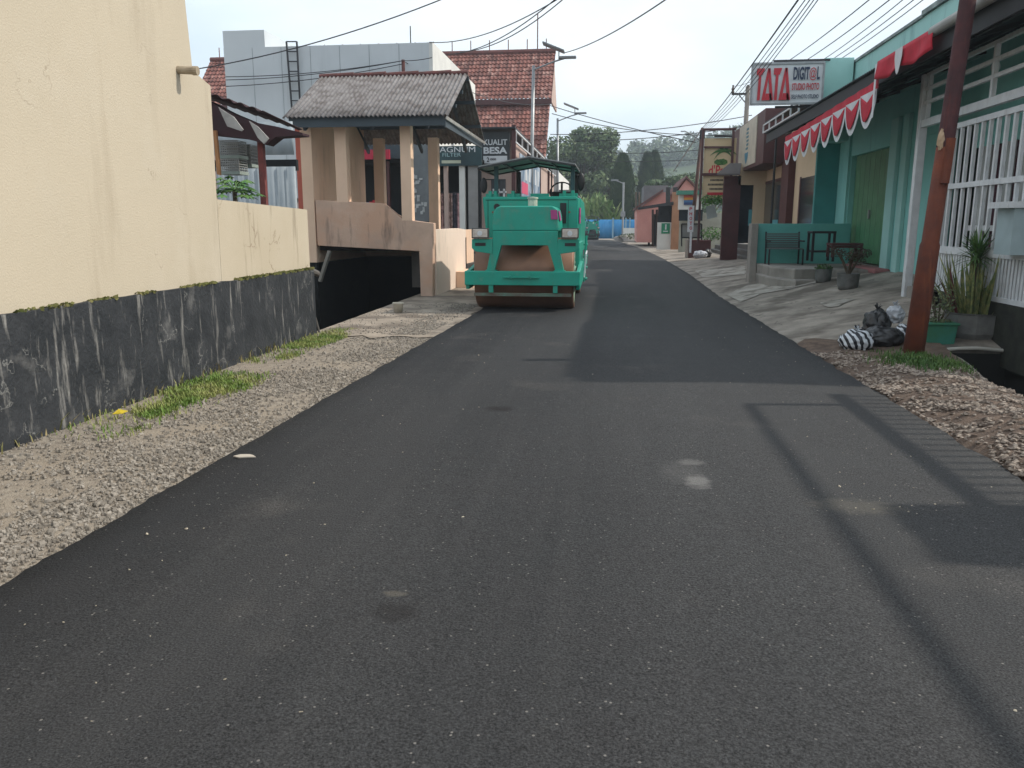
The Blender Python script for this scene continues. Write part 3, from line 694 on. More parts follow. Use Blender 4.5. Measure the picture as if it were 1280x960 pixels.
box('awning',flat('crimson_awning',(.42,.02,.05),.6),(X_at(440,YM-.4),X_at(491,YM-.4),YM-.5,YM-.42,Z_at(199,YM-.4),Z_at(187,YM-.4)),ms)
# wares shelf
ws=thing('wares_shelf','wire shelf of pale packets inside the dark shop seen between shelter columns','shelf',(X_at(468,YM+.8),YM+.8,.75))
b=MB(); x0,x1=X_at(451,YM+.8),X_at(484,YM+.8)
for z in (.9,1.3,1.7,2.1): b.box(x0,x1,YM+.7,YM+1.0,z,z+.03)
for x in (x0,x1): b.box(x-.03,x,YM+.68,YM+.72,.75,2.6)
b.build('frame',gal,ws)
for k,mm in enumerate((signw,redp,mat('tan_packet',(.4,.3,.2)),mat('blue_packet',(.1,.2,.35)))):
    b=MB()
    for z in (.93,1.33,1.73,2.13):
        for j in range(5):
            if R.random()<.5:
                x=x0+.05+R.random()*(x1-x0-.25); b.box(x,x+.12,YM+.72-k*.01,YM+.9,z,z+R.uniform(.12,.28))
    if b.v: b.build('packets',mm,ws)
# leaflet display
ds=thing('leaflet_display','grey glass display covered with pale notices between the shelter columns','display',(X_at(524,YM-.3),YM-.3,.75))
yb((515,180),(537,277),YM-.3,.05,'panel',mat('grey_glass_panel',(.14,.16,.17),.3,(.10,.11,.12)),ds)
for k in range(22):
    px=515+R.random()*17; py=205+R.random()*62; w_=R.uniform(2,5); h=R.uniform(2,6); a=PY(px,py,YM-.31-.002*k*.2); c=PY(px+w_,py+h,YM-.31); MB().box(a.x,c.x,YM-.312-.001*k,YM-.302,c.z,a.z).build('notice',mat('pale_notice',(.42,.43,.43),.7,(.25,.27,.28),vs=12),ds)
# hanging clothes rack
cr=thing('clothes_rack','rack of hanging dark and pink patterned clothes in the shop doorway','clothes rack',(X_at(560,YM+.3),YM+.3,.75))
MB().tube([(X_at(546,YM+.2),YM+.25,2.6),(X_at(574,YM+.2),YM+.25,2.6)],.02,6).build('rail',darkm,cr)
for k,(cc) in enumerate([(.04,.04,.06),(.20,.12,.11),(.05,.06,.09),(.25,.17,.15),(.03,.03,.04),(.14,.09,.10)]):
    xx=X_at(547+k*4.5,YM+.2); b=MB(); b.grid(6,8,lambda a,c,xx=xx:(xx+a*.16,YM+.18+.04*math.sin(a*9+k),2.58-c*R.uniform(1.25,1.35))); b.build('garment',mat('garment_cloth_%s'%'abcdef'[k],cc,.9,tuple(v*2.2 for v in cc),vs=10,lo=.45,hi=.55),cr,solid=.02)
# signs
yb((540,183),(602,207),YM-.12,.08,'sign_board',mat('teal_black_sign',(.016,.032,.038),.4,(.03,.075,.085),vs=.9),ms)
o=PY(541,197,YM-.125); o2=PY(594,182,YM-.125)
lettering('MAGNUM',(o.x,YM-.125,Z_at(191.5,YM)),(1,0,0),(0,0,1),o2.x-o.x,.17,signw,ms,bold=.0)
lettering('FILTER',(PY(554,190,YM).x,YM-.125,Z_at(196.8,YM)),(1,0,0),(0,0,1),.6,.11,mat('aqua_letter',(.35,.5,.52)),ms)
yb((552,200.5),(576,204),YM-.126,.004,'sign_strip',mat('pale_green_strip',(.45,.47,.36),.5),ms)
# second shop with KUALITAS BESAR sign, side wall along the street
YK=27.0; xk0=X_at(602,YK); xk=X_at(641,YK)
ks=thing('roadside_shop','long pinkish roadside shop with dark front sign and white trussed eave','shop',(xk-1,33,0))
box('side_wall',pinkw,(xk-.18,xk,YK+.1,46,0,4.3),ks)
box('front_wall',pinkw,(xk0,xk-.18,YK+.1,YK+.25,0,3.6),ks)
w0=yb((614,224),(632,250),YK+.04,.05,'window',glass,ks)
fr=MB()
for (p0,p1) in (((613,240),(633,240)),((617,236),(617,252)),((623,236),(623,252)),((630,236),(630,252))):
    fr.bar(PY(*p0,YK+.0),PY(*p1,YK+.0),.06)
fr.build('window_bars',whitep,w0)
yb((602,165),(637,207),YK-.1,.1,'front_sign',mat('charcoal_sign',(.022,.028,.032),.4,(.03,.036,.04)),ks)
def lt(t_,p0,p1,Y,m_,par,bold=.01):
    a=PY(*p0,Y); c=PY(*p1,Y); lettering(t_,(a.x,Y,a.z),(1,0,0),(0,0,1),c.x-a.x,c.z-a.z,m_,par,bold=bold)
lt('KUALIT',(604.5,181.5),(634,174),YK-.105,signw,ks,.02)
lt('BESA',(604.5,192.5),(634,183.5),YK-.105,signw,ks,.035)
yb((604,195),(634,204),YK-.106,.004,'sign_strip',signw,ks)
lt('2',(608.5,202.5),(611.5,196.5),YK-.112,blk,ks,.02)
lt('.000',(612,200.5),(620,197.5),YK-.112,blk,ks,.02)
b=MB()
b.bar((xk+.05,YK-.15,.1),(xk+.05,YK-.15,4.75),.13)
b.build('corner_post',maroon,ks)
for Yp in (31.5,36.5,41.5): box('wall_post',maroon,(xk,xk+.1,Yp,Yp+.12,0,4.3),ks)
ztop=Z_at(163,YK,640)
b=MB(); b.box(xk0-.3,xk+.12,YK-.4,46.2,ztop+.02,ztop+.07); b.build('roof',darkroof,ks)
b=MB()
for z in (ztop-.02,ztop-.38): b.bar((xk+.10,YK-.2,z),(xk+.10,46,z),.05)
y=YK
while y<46:
    b.bar((xk+.10,y,ztop-.02),(xk+.10,y,ztop-.38),.05,.05); y+=1.9
b.build('eave_truss',whitep,ks)
# banner on the side wall
bn_=thing('wall_banner','blue and white banner with pink print on the side wall under the trussed eave','banner',(xk+.15,33,2.6))
b=MB(); b.prism([(xk+.12,YK+.8,3.95),(xk+.12,35.5,3.95),(xk+.12,35.5,2.45),(xk+.12,YK+.8,2.45)],(.03,0,0)); b.build('sheet',mat('blue_banner_sheet',(.10,.16,.24),.5,(.32,.38,.45),vs=1.3,lo=.47,hi=.56),bn_)
b=MB(); b.box(xk+.15,xk+.157,28.3,30.4,2.65,3.05); b.build('pink_print',flat('pink_print',(.6,.08,.16)),bn_)
for k in range(5): MB().box(xk+.15,xk+.156,29.5+k*1.2,30.1+k*1.2,3.15,3.75).build('white_print',signw,bn_)
# further white shop fronts beyond
fs=thing('distant_shophouse','pale shophouse front with shelves further up the left side','shop',(xk-1,50,0))
box('wall',whitew,(xk-2,xk+.1,46.5,60,0,4.6),fs)
b=MB()
for k in range(6): b.box(xk+.1,xk+.14,47+k*2.1,48.5+k*2.1,.4,2.7)
b.build('openings',glass,fs)
box('awning',asbest,(xk,xk+1.0,46.6,60,3.4,3.5),fs)
b=MB()
for k in range(8): b.bar((xk+.9,47+k*1.8,.0),(xk+.9,47+k*1.8,3.4),.06)
b.build('awning_posts',whitep,fs)
# grey steps left of roller
b=MB()
for k in range(3): b.box(-4.9,xr+.1+.35-.15*k,23.0+.35*k,26,.0,.24+.24*k)
b.build('shop_steps',concrete,label='grey concrete steps up to the corner shop behind the roller',cat='steps')
box('gate_pillar',whitew,(X_at(571,22.8),X_at(579,22.8),22.8,23.0,0,1.25),None,bevel=.01,label='short white gate pillar between the stair wall and the roller',cat='pillar')
# bucket on the pavement
p=PG(498,393); bk=thing('paint_bucket','small off-white bucket standing at the pavement edge before the dark opening','bucket',(p.x,p.y,.03))
MB().lathe((p.x,p.y,.03),[(.075,0),(.09,.16),(.098,.17),(.098,.185),(.088,.185),(.07,.02)],20).build('body',mat('dirty_white_plastic',(.5,.46,.38),.6,(.38,.34,.27),vs=12),bk,smooth=True)
MB().lathe((p.x,p.y,.03),[(.10,.155),(.104,.16),(.104,.175),(.10,.18)],20).build('rim',mat('dirty_white_plastic',(.5,.46,.38)),bk)
# ================================================================ ROAD ROLLER
def make_roller():
    r=thing('road_roller','large green road roller with rusty drum parked on the left of the asphalt','road roller',(-1.55,16.3,.06))
    G=rolg; gz_=.06
    xc=-1.56; hw=.90
    # front drum
    yc=14.98; rr=.62
    def drum(yc,rr,xa,xb,name):
        b=MB(); seg=48
        prof=[(xa,rr*.86),(xa+.004,rr-.02),(xa+.03,rr),(xb-.03,rr),(xb-.004,rr-.02),(xb,rr*.86)]
        n=0
        for x,q in prof:
            for k in range(seg):
                t=2*math.pi*k/seg; b.v.append(Vector((x,yc+q*math.cos(t),gz_+rr+q*math.sin(t))))
        for i in range(len(prof)-1):
            for k in range(seg):
                k2=(k+1)%seg; b.f.append((i*seg+k,(i+1)*seg+k,(i+1)*seg+k2,i*seg+k2))
        d=b.build(name,drumm,r,smooth=True)
        e=MB()
        for x,s in ((xa+.03,-1),(xb-.03,1)):
            e.tube([(x-.02,yc,gz_+rr),(x+.02,yc,gz_+rr)],rr*.87,40); e.tube([(x-.03*s,yc,gz_+rr),(x+.05*s,yc,gz_+rr)],.16,20)
            for k in range(8):
                t=k*math.pi/4; e.tube([(x,yc+.3*math.cos(t),gz_+rr+.3*math.sin(t)),(x+.03*s,yc+.3*math.cos(t),gz_+rr+.3*math.sin(t))],.025,6)
        e.build('drum_end_plate',mat('pale_green_drum_side',(.30,.42,.33),.6,(.2,.26,.2),vs=5),d); return d
    drum(yc,rr,xc-hw,xc+hw,'front_drum')
    # rear drive wheels
    drum(18.3,.72,xc-hw+.02,xc-hw+.45,'rear_wheel'); drum(18.3,.72,xc+hw-.45,xc+hw-.02,'rear_wheel')
    # drum frame: front bumper beam
    b=MB(); x0,x1=xc-hw-.13,xc+hw+.12; z0,z1=gz_+.47,gz_+.72; yf=14.17
    b.box(x0,x1,yf,yf+.10,z0,z1); b.build('bumper_beam',G,r,bevel=.012)
    b=MB()
    for xx,s in ((x1,-1),(x0,1)):
        b.prism([(xx,yf+.02,z1-.02),(xx,yf+.12,z0-.08),(xx,16.1,z0-.02),(xx,16.1,z1+.05),(xx,15.6,z1+.12),(xx,14.5,z1+.01)],(s*.07,0,0))
    b.build('side_frame',G,r,bevel=.01)
    # handle on the bumper, tow bits
    b=MB(); b.box(xc-.33,xc+.30,yf-.05,yf,z0+.135,z0+.15); b.box(xc-.22,xc-.19,yf-.05,yf,z0+.12,z0+.17); b.box(xc+.13,xc+.16,yf-.05,yf,z0+.12,z0+.17); b.build('tow_plate',G,r)
    b=MB(); b.box(xc-.60,xc-.52,yf+.02,yf+.1,z0-.13,z0); b.box(xc+.55,xc+.63,yf+.02,yf+.1,z0-.13,z0); b.build('scraper_bracket',G,r)
    b=MB(); b.box(xc-hw+.02,xc+hw-.03,yf+.10,yf+.16,z0-.20,z0-.145); b.build('front_scraper',mat('worn_green_bar',(.12,.22,.17),.6,(.14,.10,.08),vs=5),r)
    # upper scraper / water sprinkler tray over drum
    b=MB(); b.box(xc-hw,xc+hw+.02,15.0,15.1,gz_+1.24,gz_+1.29); b.box(xc-hw+.01,xc+hw+.01,15.1,15.16,gz_+1.2,gz_+1.26); b.build('drum_top_tray',mat('sand_tray',(.42,.31,.21),.7),r)
    # gantry legs (A frame) over the drum
    b=MB(); zt_=gz_+1.37; zl=gz_+1.28
    outer=[(-.83,gz_+.72),(-.72,gz_+.72),(-.59,gz_+1.15),(.44,gz_+1.15),(.57,gz_+.72),(.69,gz_+.72),(.585,gz_+1.30),(.585,gz_+1.40),(-.70,gz_+1.40),(-.70,gz_+1.28)]
    outer=[(-.64,.72),(-.50,.72),(-.37,1.17),(.45,1.17),(.59,.72),(.74,.72),(.62,1.25),(.62,1.42),(-.53,1.42),(-.53,1.25)]
    b.prism([(xc+x,14.22,gz_+z) for x,z in outer],(0,.12,0)); b.build('front_gantry',G,r,bevel=.008)
    b=MB(); b.box(xc-.66,xc-.46,14.18,14.40,gz_+.715,gz_+.735); b.box(xc+.56,xc+.76,14.18,14.40,gz_+.715,gz_+.735); b.build('gantry_foot',G,r)
    # ears with slots
    for s,xa in ((-1,xc-.53),(1,xc+.63)):
        b=MB(); q=[(0,1.28),(s*.37,1.28),(s*.37,1.12),(s*.30,1.06),(s*.0,1.02)]
        b.prism([(xa+x,14.20,gz_+z) for x,z in q],(0,.08,0)); e=b.build('lamp_bracket',G,r,bevel=.01)
        MB().box(xa+s*.12,xa+s*.31,14.192,14.2,gz_+1.16,gz_+1.215).build('slot',blk,e)
        h=MB().box(xa+s*.06,xa+s*.36,14.13,14.25,gz_+1.29,gz_+1.47).build('headlight',mat('headlight_housing',(.05,.05,.05),.5),r,bevel=.01)
        MB().box(xa+s*.08,xa+s*.34,14.115,14.13,gz_+1.31,gz_+1.45).build('lens',mat('lamp_lens',(.42,.36,.31),.15,(.55,.5,.46),vs=14,spec=.7),h,bevel=.01)
        MB().tube([(xa+s*.21,14.10,gz_+1.38),(xa+s*.21,14.116,gz_+1.38)],.045,12).build('bulb',signw,h)
    # hood
    b=MB(); pr=[(-.54,1.42),(-.54,1.50),(-.52,1.74),(-.47,1.82),(-.40,1.85),(.52,1.85),(.59,1.80),(.62,1.68),(.64,1.42)]
    b.prism([(xc+x,14.26,gz_+z) for x,z in pr],(0,1.2,0)); b.build('hood',G,r,bevel=.02)
    MB().box(xc-.53,xc+.62,14.245,14.262,gz_+1.415,gz_+1.43).build('hood_seam',mat('dark_green_seam',(.006,.09,.06)),r)
    MB().prism([(xc+.645,14.4,gz_+1.60),(xc+.645,14.8,gz_+1.60),(xc+.615,14.8,gz_+1.77),(xc+.615,14.4,gz_+1.77)],(.006,0,0)).build('side_badge',flat('magenta_badge',(.40,.06,.22)),r)
    MB().prism([(xc+.50,14.236,gz_+1.62),(xc+.625,14.236,gz_+1.62),(xc+.605,14.236,gz_+1.78),(xc+.49,14.236,gz_+1.78)],(0,.01,0)).build('front_badge',flat('magenta_badge',(.40,.06,.22)),r)
    b=MB(); b.lathe((xc+.13,14.75,gz_+1.85),[(.085,0),(.085,.13),(.10,.135),(.10,.16),(.03,.17)],16); b.build('exhaust_cap',mat('cream_cap',(.52,.53,.44),.5,(.3,.3,.26),vs=12),r)
    # main body (tank bulkhead) and rear deck
    b=MB(); zb,ztp=gz_+1.17,gz_+2.05; yb0=15.45
    b.prism([(xc-.90,yb0,ztp-.03),(xc-.88,yb0,ztp),(xc+.88,yb0,ztp),(xc+.92,yb0,ztp-.03),(xc+.92,yb0,gz_+1.2),(xc+.80,yb0,gz_+1.05),(xc-.75,yb0,gz_+1.05),(xc-.84,yb0,gz_+1.4)],(0,.95,0)); b.build('front_tank',G,r,bevel=.015)
    b=MB(); b.prism([(xc+.93,16.4,gz_+.95),(xc+.93,19.4,gz_+.95),(xc+.93,19.4,gz_+1.75),(xc+.93,18.4,gz_+2.02),(xc+.93,16.4,gz_+2.05)],(-1.80,0,0)); b.build('rear_body',G,r,bevel=.02)
    b=MB(); b.box(xc+.6,xc+.97,15.2,17.0,gz_+.72,gz_+1.2); b.box(xc+.93,xc+1.0,15.5,19.2,gz_+.62,gz_+.78); b.build('side_step_box',G,r,bevel=.015)
    MB().prism([(xc+.935,15.7,gz_+1.55),(xc+.935,16.3,gz_+1.55),(xc+.935,16.3,gz_+1.85),(xc+.935,15.7,gz_+1.85)],(.006,0,0)).build('side_badge',flat('magenta_badge',(.40,.06,.22)),r)
    # ladder steps at side
    b=MB()
    for yy in (17.0,17.45):
        b.tube([(xc+1.0,yy,gz_+.35),(xc+1.03,yy,gz_+1.3)],.02,8)
    for z in (.38,.62,.86,1.1): b.box(xc+.98,xc+1.06,17.0,17.45,gz_+z,gz_+z+.035)
    b.build('ladder',G,r)
    b=MB(); b.tube([(xc+1.03,16.1,gz_+.5),(xc+1.06,16.1,gz_+.95),(xc+1.06,16.6,gz_+1.0),(xc+1.03,16.6,gz_+.55)],.018,8); b.build('grab_rail',whitep,r)
    # black vent and small hatch dots
    b=MB(); b.box(xc+.58,xc+.70,yb0-.02,yb0,gz_+1.55,gz_+1.93); b.build('vent_slot',blk,r,bevel=.03)
    b=MB(); b.tube([(xc-.62,yb0-.03,gz_+1.86),(xc-.62,yb0,gz_+1.86)],.06,14); b.build('filler_cap',blk,r)
    b=MB(); b.tube([(xc-.70,yb0-.02,gz_+1.76),(xc-.70,yb0,gz_+1.76)],.02,8); b.tube([(xc+.76,yb0-.02,gz_+1.76),(xc+.76,yb0,gz_+1.76)],.02,8); b.build('hatch_stud',drumm,r)
    b=MB(); b.box(xc-.84,xc+.88,yb0-.008,yb0,gz_+1.98,gz_+1.995); b.box(xc-.80,xc-.79,yb0-.008,yb0,gz_+1.45,gz_+1.98); b.box(xc+.73,xc+.74,yb0-.008,yb0,gz_+1.2,gz_+1.98); b.build('panel_seam',mat('dark_green_seam',(.006,.09,.06)),r)
    for k in range(6): MB().tube([(xc-.9+k*.36,yf-.012,z1-.05),(xc-.9+k*.36,yf,z1-.05)],.016,6).build('bolt',G,r)
    for s_,xx in ((1,xc+.84),(-1,xc-.80)):
        MB().tube([(xx,15.2,gz_+1.15),(xx+.03*s_,15.0,gz_+.95),(xx,14.9,gz_+.8),(xx-.02,15.1,gz_+.7)],.018,6).build('hose',blk,r)
    # top trims
    b=MB(); 
    for x0_,x1_ in ((-.86,-.62),(-.45,-.2),(.0,.35),(.55,.9)): b.box(xc+x0_,xc+x1_,15.6,15.75,gz_+2.05,gz_+2.11)
    for x in (-.80,-.7,-.36,.62,.78): b.box(xc+x,xc+x+.06,15.55,15.65,gz_+2.05,gz_+2.16)
    b.build('deck_trim',G,r,bevel=.008)
    # posts
    tealp=flat('dark_teal_post',(.02,.07,.08),.5)
    zc=gz_+2.62
    for x,y,m_ in ((-.66,15.65,tealp),(.80,15.65,tealp),(-.42,17.4,blk),(.80,17.4,blk)):
        MB().bar((xc+x,y,gz_+2.05),(xc+x*1.0,y,zc),.075).build('canopy_post',m_,r)
    b=MB(); b.box(xc-.55,xc-.40,17.5,17.65,gz_+2.0,gz_+2.2); b.build('post_foot',blk,r)
    # canopy: shallow gable with dark frame
    xa,xp,xb=xc-.96,xc+.0,xc+.86; ze_,zp=gz_+2.61,gz_+2.78; ya,yb_=15.35,17.5
    c=MB(); 
    c.prism([(xa,ya,ze_),(xp,ya,zp),(xb,ya,ze_+.03),(xb,ya,ze_+.0),(xp,ya,zp-.03),(xa,ya,ze_-.03)],(0,yb_-ya,0)); cn=c.build('canopy',mat('translucent_grey_canopy',(.30,.31,.31),.6),r)
    f=MB()
    for y in (ya-.02,(ya+yb_)/2,yb_): f.bar((xa,y,ze_-.04),(xp,y,zp-.04),.035,.035); f.bar((xp,y,zp-.04),(xb,y,ze_-.01),.035,.035)
    for x,z in ((xa,ze_-.05),(xp,zp-.05),(xb,ze_-.02),((xa+xp)/2,(ze_+zp)/2-.05),((xb+xp)/2,(ze_+zp)/2-.04)): f.bar((x,ya,z),(x,yb_,z),.03)
    f.build('frame',flat('black_frame',(.018,.022,.024),.5),cn)
    # steering wheel, column, seat
    b=MB(); pts=[]; cx,cy,cz=xc+.52,16.9,gz_+2.18
    for k in range(25):
        t=2*math.pi*k/24; pts.append((cx+.24*math.cos(t),cy+.12*math.sin(t)*.6,cz+.20*math.sin(t)))
    b.tube(pts,.016,6,False); b.bar((cx-.22,cy,cz),(cx+.22,cy,cz),.02); b.bar((cx,cy,cz+.18),(cx,cy-.1,cz-.3),.04); b.build('steering_wheel',blk,r)
    b=MB(); b.box(cx-.25,cx+.22,17.4,17.5,gz_+1.9,gz_+2.22); b.box(cx-.25,cx+.22,17.0,17.45,gz_+1.85,gz_+1.98); b.build('seat',blk,r,bevel=.04)
    b=MB(); b.tube([(xc+.36,16.2,gz_+2.0),(xc+.36,16.2,gz_+2.55),(xc+.3,16.2,gz_+2.6)],.015,6); b.build('lever',blk,r)
    # mirrors
    b=MB(); b.blob((xc+.95,15.75,gz_+2.33),(.075,.04,.17),1,0,1,14,8); b.tube([(xc+.82,15.7,gz_+2.45),(xc+.95,15.75,gz_+2.45)],.012,6); b.tube([(xc+.82,15.7,gz_+2.12),(xc+.93,15.75,gz_+2.12),(xc+.95,15.75,gz_+2.2)],.012,6); b.build('mirror',blk,r,smooth=True)
    b=MB(); b.blob((xc-.92,15.75,gz_+2.27),(.07,.04,.15),2,0,1,14,8); b.tube([(xc-.68,15.7,gz_+2.38),(xc-.92,15.75,gz_+2.38)],.012,6); b.build('mirror',blk,r,smooth=True)
    return r
rol=make_roller(); rol['group']='green road rollers'
r2=copy_tree(rol); r2['label']='tiny distant green road roller parked at the road bend before the blue fence'
pf=PZ(739,300,.05); r2.location=(pf.x,pf.y+2.1,.05); r2.scale=(.72,.72,.86)
r2.rotation_euler=(0,0,.06)
for ch in r2.children_recursive:
    if 'drum' in ch.name or 'wheel' in ch.name or 'frame' in ch.name or 'bumper' in ch.name:
        for s_ in ch.material_slots: s_.link='OBJECT'; s_.material=blk
# ================================================================ STREET LAMPS (solar)
def solar(px_top,ytop,Y,px_base,name,label,h=None):
    a=PY(px_top,ytop,Y); xb_=PY(px_base,300,Y).x
    r=thing('street_lamp',label,'street lamp',(xb_,Y,0),'solar street lamps'); zt=a.z
    MB().tube([(xb_,Y,0),(xb_+(a.x-xb_)*.4,Y,zt*.5),(a.x,Y,zt)],[.085,.075,.06],10).build('pole',gal,r,smooth=True)
    MB().tube([(a.x,Y,zt-.15),(a.x+.75,Y,zt+.12),(a.x+1.35,Y,zt+.28)],.03,8).build('arm',gal,r)
    MB().box(a.x+.95,a.x+1.6,Y-.12,Y+.12,zt+.22,zt+.30).build('lamp_head',mat('lamp_head_grey',(.22,.23,.24),.4),r,bevel=.02)
    MB().bar((a.x+.95,Y,zt+.2),(a.x+.95,Y,zt+.5),.04).build('panel_stem',gal,r)
    b=MB(); b.bar((a.x+.35,Y,zt+.78),(a.x+1.15,Y,zt+.46),.55,.05); b.build('solar_panel',mat('solar_panel_back',(.12,.13,.14),.4,(.18,.19,.2)),r)
    return r
solar(667,82,31.8,663,'a','nearer tall solar street lamp rising behind the green roller')
solar(697,148,46.5,697,'b','second solar street lamp beside the tiled roof corner')
def lamp3():
    Y=80.0; p=PY(779.5,228,Y); xb_=PY(778,303,Y).x; r=thing('street_lamp','white street lamp pole on the far kerb in front of the cypress','street lamp',(xb_,Y,0))
    MB().tube([(xb_,Y,0),(p.x,Y,p.z)],.1,8).build('pole',gal,r); MB().tube([(p.x,Y,p.z-.1),(p.x-.8,Y,p.z+.2)],.05,6).build('arm',gal,r)
    MB().box(p.x-1.2,p.x-.5,Y-.15,Y+.15,p.z+.15,p.z+.28).build('lamp_head',gal,r); MB().box(xb_-.25,xb_+.2,Y-.2,Y-.1,2.3,2.8).build('box',gal,r)
lamp3()
# ================================================================ RIGHT SIDE
XF=5.75                                   # mint facade
mbld=thing('mint_building','long mint green shop building with pale parapet and green folding door','building',(XF+2,15,0))
YE=21.9; YN=8.6
zp0,zp1=3.9,5.5
def fx(px,py,X=XF): return PX(px,py,X)
yA=fx(1056,300).y; yB=fx(1104,300).y; zA=fx(1060,197).z
# wall pieces round the door opening
b=MB(); b.box(XF,XF+.2,yA,YE,.0,zA+.0); b.box(XF,XF+.2,yB-3.1,yB,.0,zA); b.box(XF,XF+.2,YN,YE,zA,4.2); b.box(XF,XF+.2,YN,12.0,.0,zA)
b.build('front_wall',mint,mbld,bevel=.01)
b=MB(); b.box(XF-.08,XF,yB-.55,yB-.12,.0,zA+.5); b.box(XF-.08,XF,yB-1.15,yB-.85,.0,zA+.5); b.build('pilaster',mintpale,mbld,bevel=.01)
box('pilaster',mint,(XF-.06,XF,yA+.02,YE-.02,0,4.1),mbld)
box('shop_interior',darkin,(XF+.25,XF+.3,YN,YE,0,4),mbld)
# folding door
fd=MB(); n=8
for k in range(n):
    y0=yB+(yA-yB)*k/n; y1=yB+(yA-yB)*(k+1)/n; m_=(y0+y1)/2; e=.035
    fd.face([(XF+.14,y0,.72),(XF+.14-e,m_,.72),(XF+.14-e,m_,zA),(XF+.14,y0,zA)]); fd.face([(XF+.14-e,m_,.72),(XF+.14,y1,.72),(XF+.14,y1,zA),(XF+.14-e,m_,zA)])
d=fd.build('folding_door',greendoor,mbld,solid=.01)
MB().box(XF+.07,XF+.10,(yA+yB)/2-.04,(yA+yB)/2+.02,1.72,1.92).build('handle',gal,d)
fd=MB(); fd.box(XF+.1,XF+.12,12.0,yB-3.1+1.9,.7,3.1); fd.build('folding_door',greendoor,mbld,label='second dark green door right of the pilasters')
MB().box(XF+.10,XF+.13,12.2,yB-1.15,.7,zA).build('side_door',mat('deep_green_door',(.02,.05,.04),.6),mbld)
# parapet, cap
b=MB(); b.box(XF-.02,XF+.2,YN,YE,4.2,5.42); b.build('parapet',mintpale,mbld)
b=MB(); b.box(XF-.08,XF+.26,YN,16.9,5.43,5.52); b.box(XF-.06,XF+.26,16.9,YE,5.41,5.47); b.build('parapet_cap',mat('stained_cap',(.30,.36,.35),.9,(.12,.14,.14),vs=3),mbld)
xp0=PY(1030,100,21.2).x; xp1=PY(1066,100,21.2).x; zpt=PY(1050,72,21.2).z
box('corner_pier',mintpale,(xp0,xp1,21.2,21.9,3.6,zpt),mbld,bevel=.01)
xs0=PY(1018,250,YE).x
box('end_wall',teal,(xs0,XF+.2,YE,YE+.15,0,4.15),mbld)
box('pink_sill',mat('faded_pink_tile',(.36,.15,.15),.8),(XF-.35,XF-.02,yB-.7,yA-1.2,.58,.69),mbld,bevel=.04)
box('roof_slab',asbest,(XF+.2,XF+9,YN,YE,4.3,4.4),mbld)
box('far_wall',mint,(XF+.2,XF+9,YE-.2,YE,0,4.3),mbld); box('near_wall',mint,(XF+.2,XF+9,YN,YN+.2,0,4.3),mbld)
# TATA sign
ts=thing('projecting_sign','white projecting shop sign reading TATA DIGIT@L studio photo on the mint pier','sign',(PY(985,130,21.0).x,21.0,4.9))
a=PY(941,80,21.0); c=PY(1027,129,21.0)
box('panel',signw,(a.x,c.x,21.0,21.22,c.z,a.z),ts,bevel=.01)
b=MB()
for p,q in (((a.x,20.99,a.z),(c.x,20.99,a.z)),((a.x,20.99,c.z),(c.x,20.99,c.z)),((a.x,20.99,a.z),(a.x,20.99,c.z)),((c.x,20.99,a.z),(c.x,20.99,c.z))): b.bar(p,q,.04,.05)
b.build('frame',gal,ts)
b=MB(); b.bar((a.x+.5,21.1,a.z+.07),(c.x+.15,21.1,a.z+.07),.05); b.bar((a.x+.6,21.1,c.z-.06),(c.x+.1,21.1,c.z-.06),.05); b.build('bracket',darkm,ts)
W=c.x-a.x; Hh=a.z-c.z; ys_=20.965
def sp_(u,v): return (a.x+W*u,ys_,a.z-Hh*v)
# custom condensed letters T A T A
tt=MB(); 
def polyl(l): tt.prism([sp_(u,v) for u,v in l],(0,-.008,0))
def Tl(u0): polyl([(u0,.12),(u0+.115,.12),(u0+.085,.28),(u0+.068,.28),(u0+.062,.91),(u0+.022,.91),(u0+.03,.28),(u0,.28)])
def Al(u0):
    polyl([(u0+.085,.11),(u0+.105,.11),(u0+.155,.91),(u0+.095,.91),(u0+.045,.75),(u0+.11,.72),(u0+.098,.55),(u0+.03,.91),(u0,.91)][:0] or [(u0+.07,.12),(u0+.10,.12),(u0+.045,.91),(u0,.91)])
    polyl([(u0+.075,.12),(u0+.105,.12),(u0+.165,.91),(u0+.115,.91)]); polyl([(u0+.06,.74),(u0+.135,.74),(u0+.15,.91),(u0+.045,.91)])
Tl(.06); Al(.145); Tl(.30); Al(.385)
tt.build('lettering',redp,ts)
def lts(t_,u0,u1,v0,v1,m_,bold=.02): p=Vector(sp_(u0,v1)); lettering(t_,p,(1,0,0),(0,0,1),W*(u1-u0),Hh*(v1-v0),m_,ts,bold=bold)
lts('DIGIT',.575,.80,.10,.42,navy,.03); lts('@',.80,.895,.12,.44,redp,.0); lts('L',.905,.945,.10,.42,navy,.03)
lts('STUDIO PHOTO',.565,.945,.50,.67,redp,.02); lts('SELF PHOTO STUDIO',.565,.945,.78,.88,navy,.015)
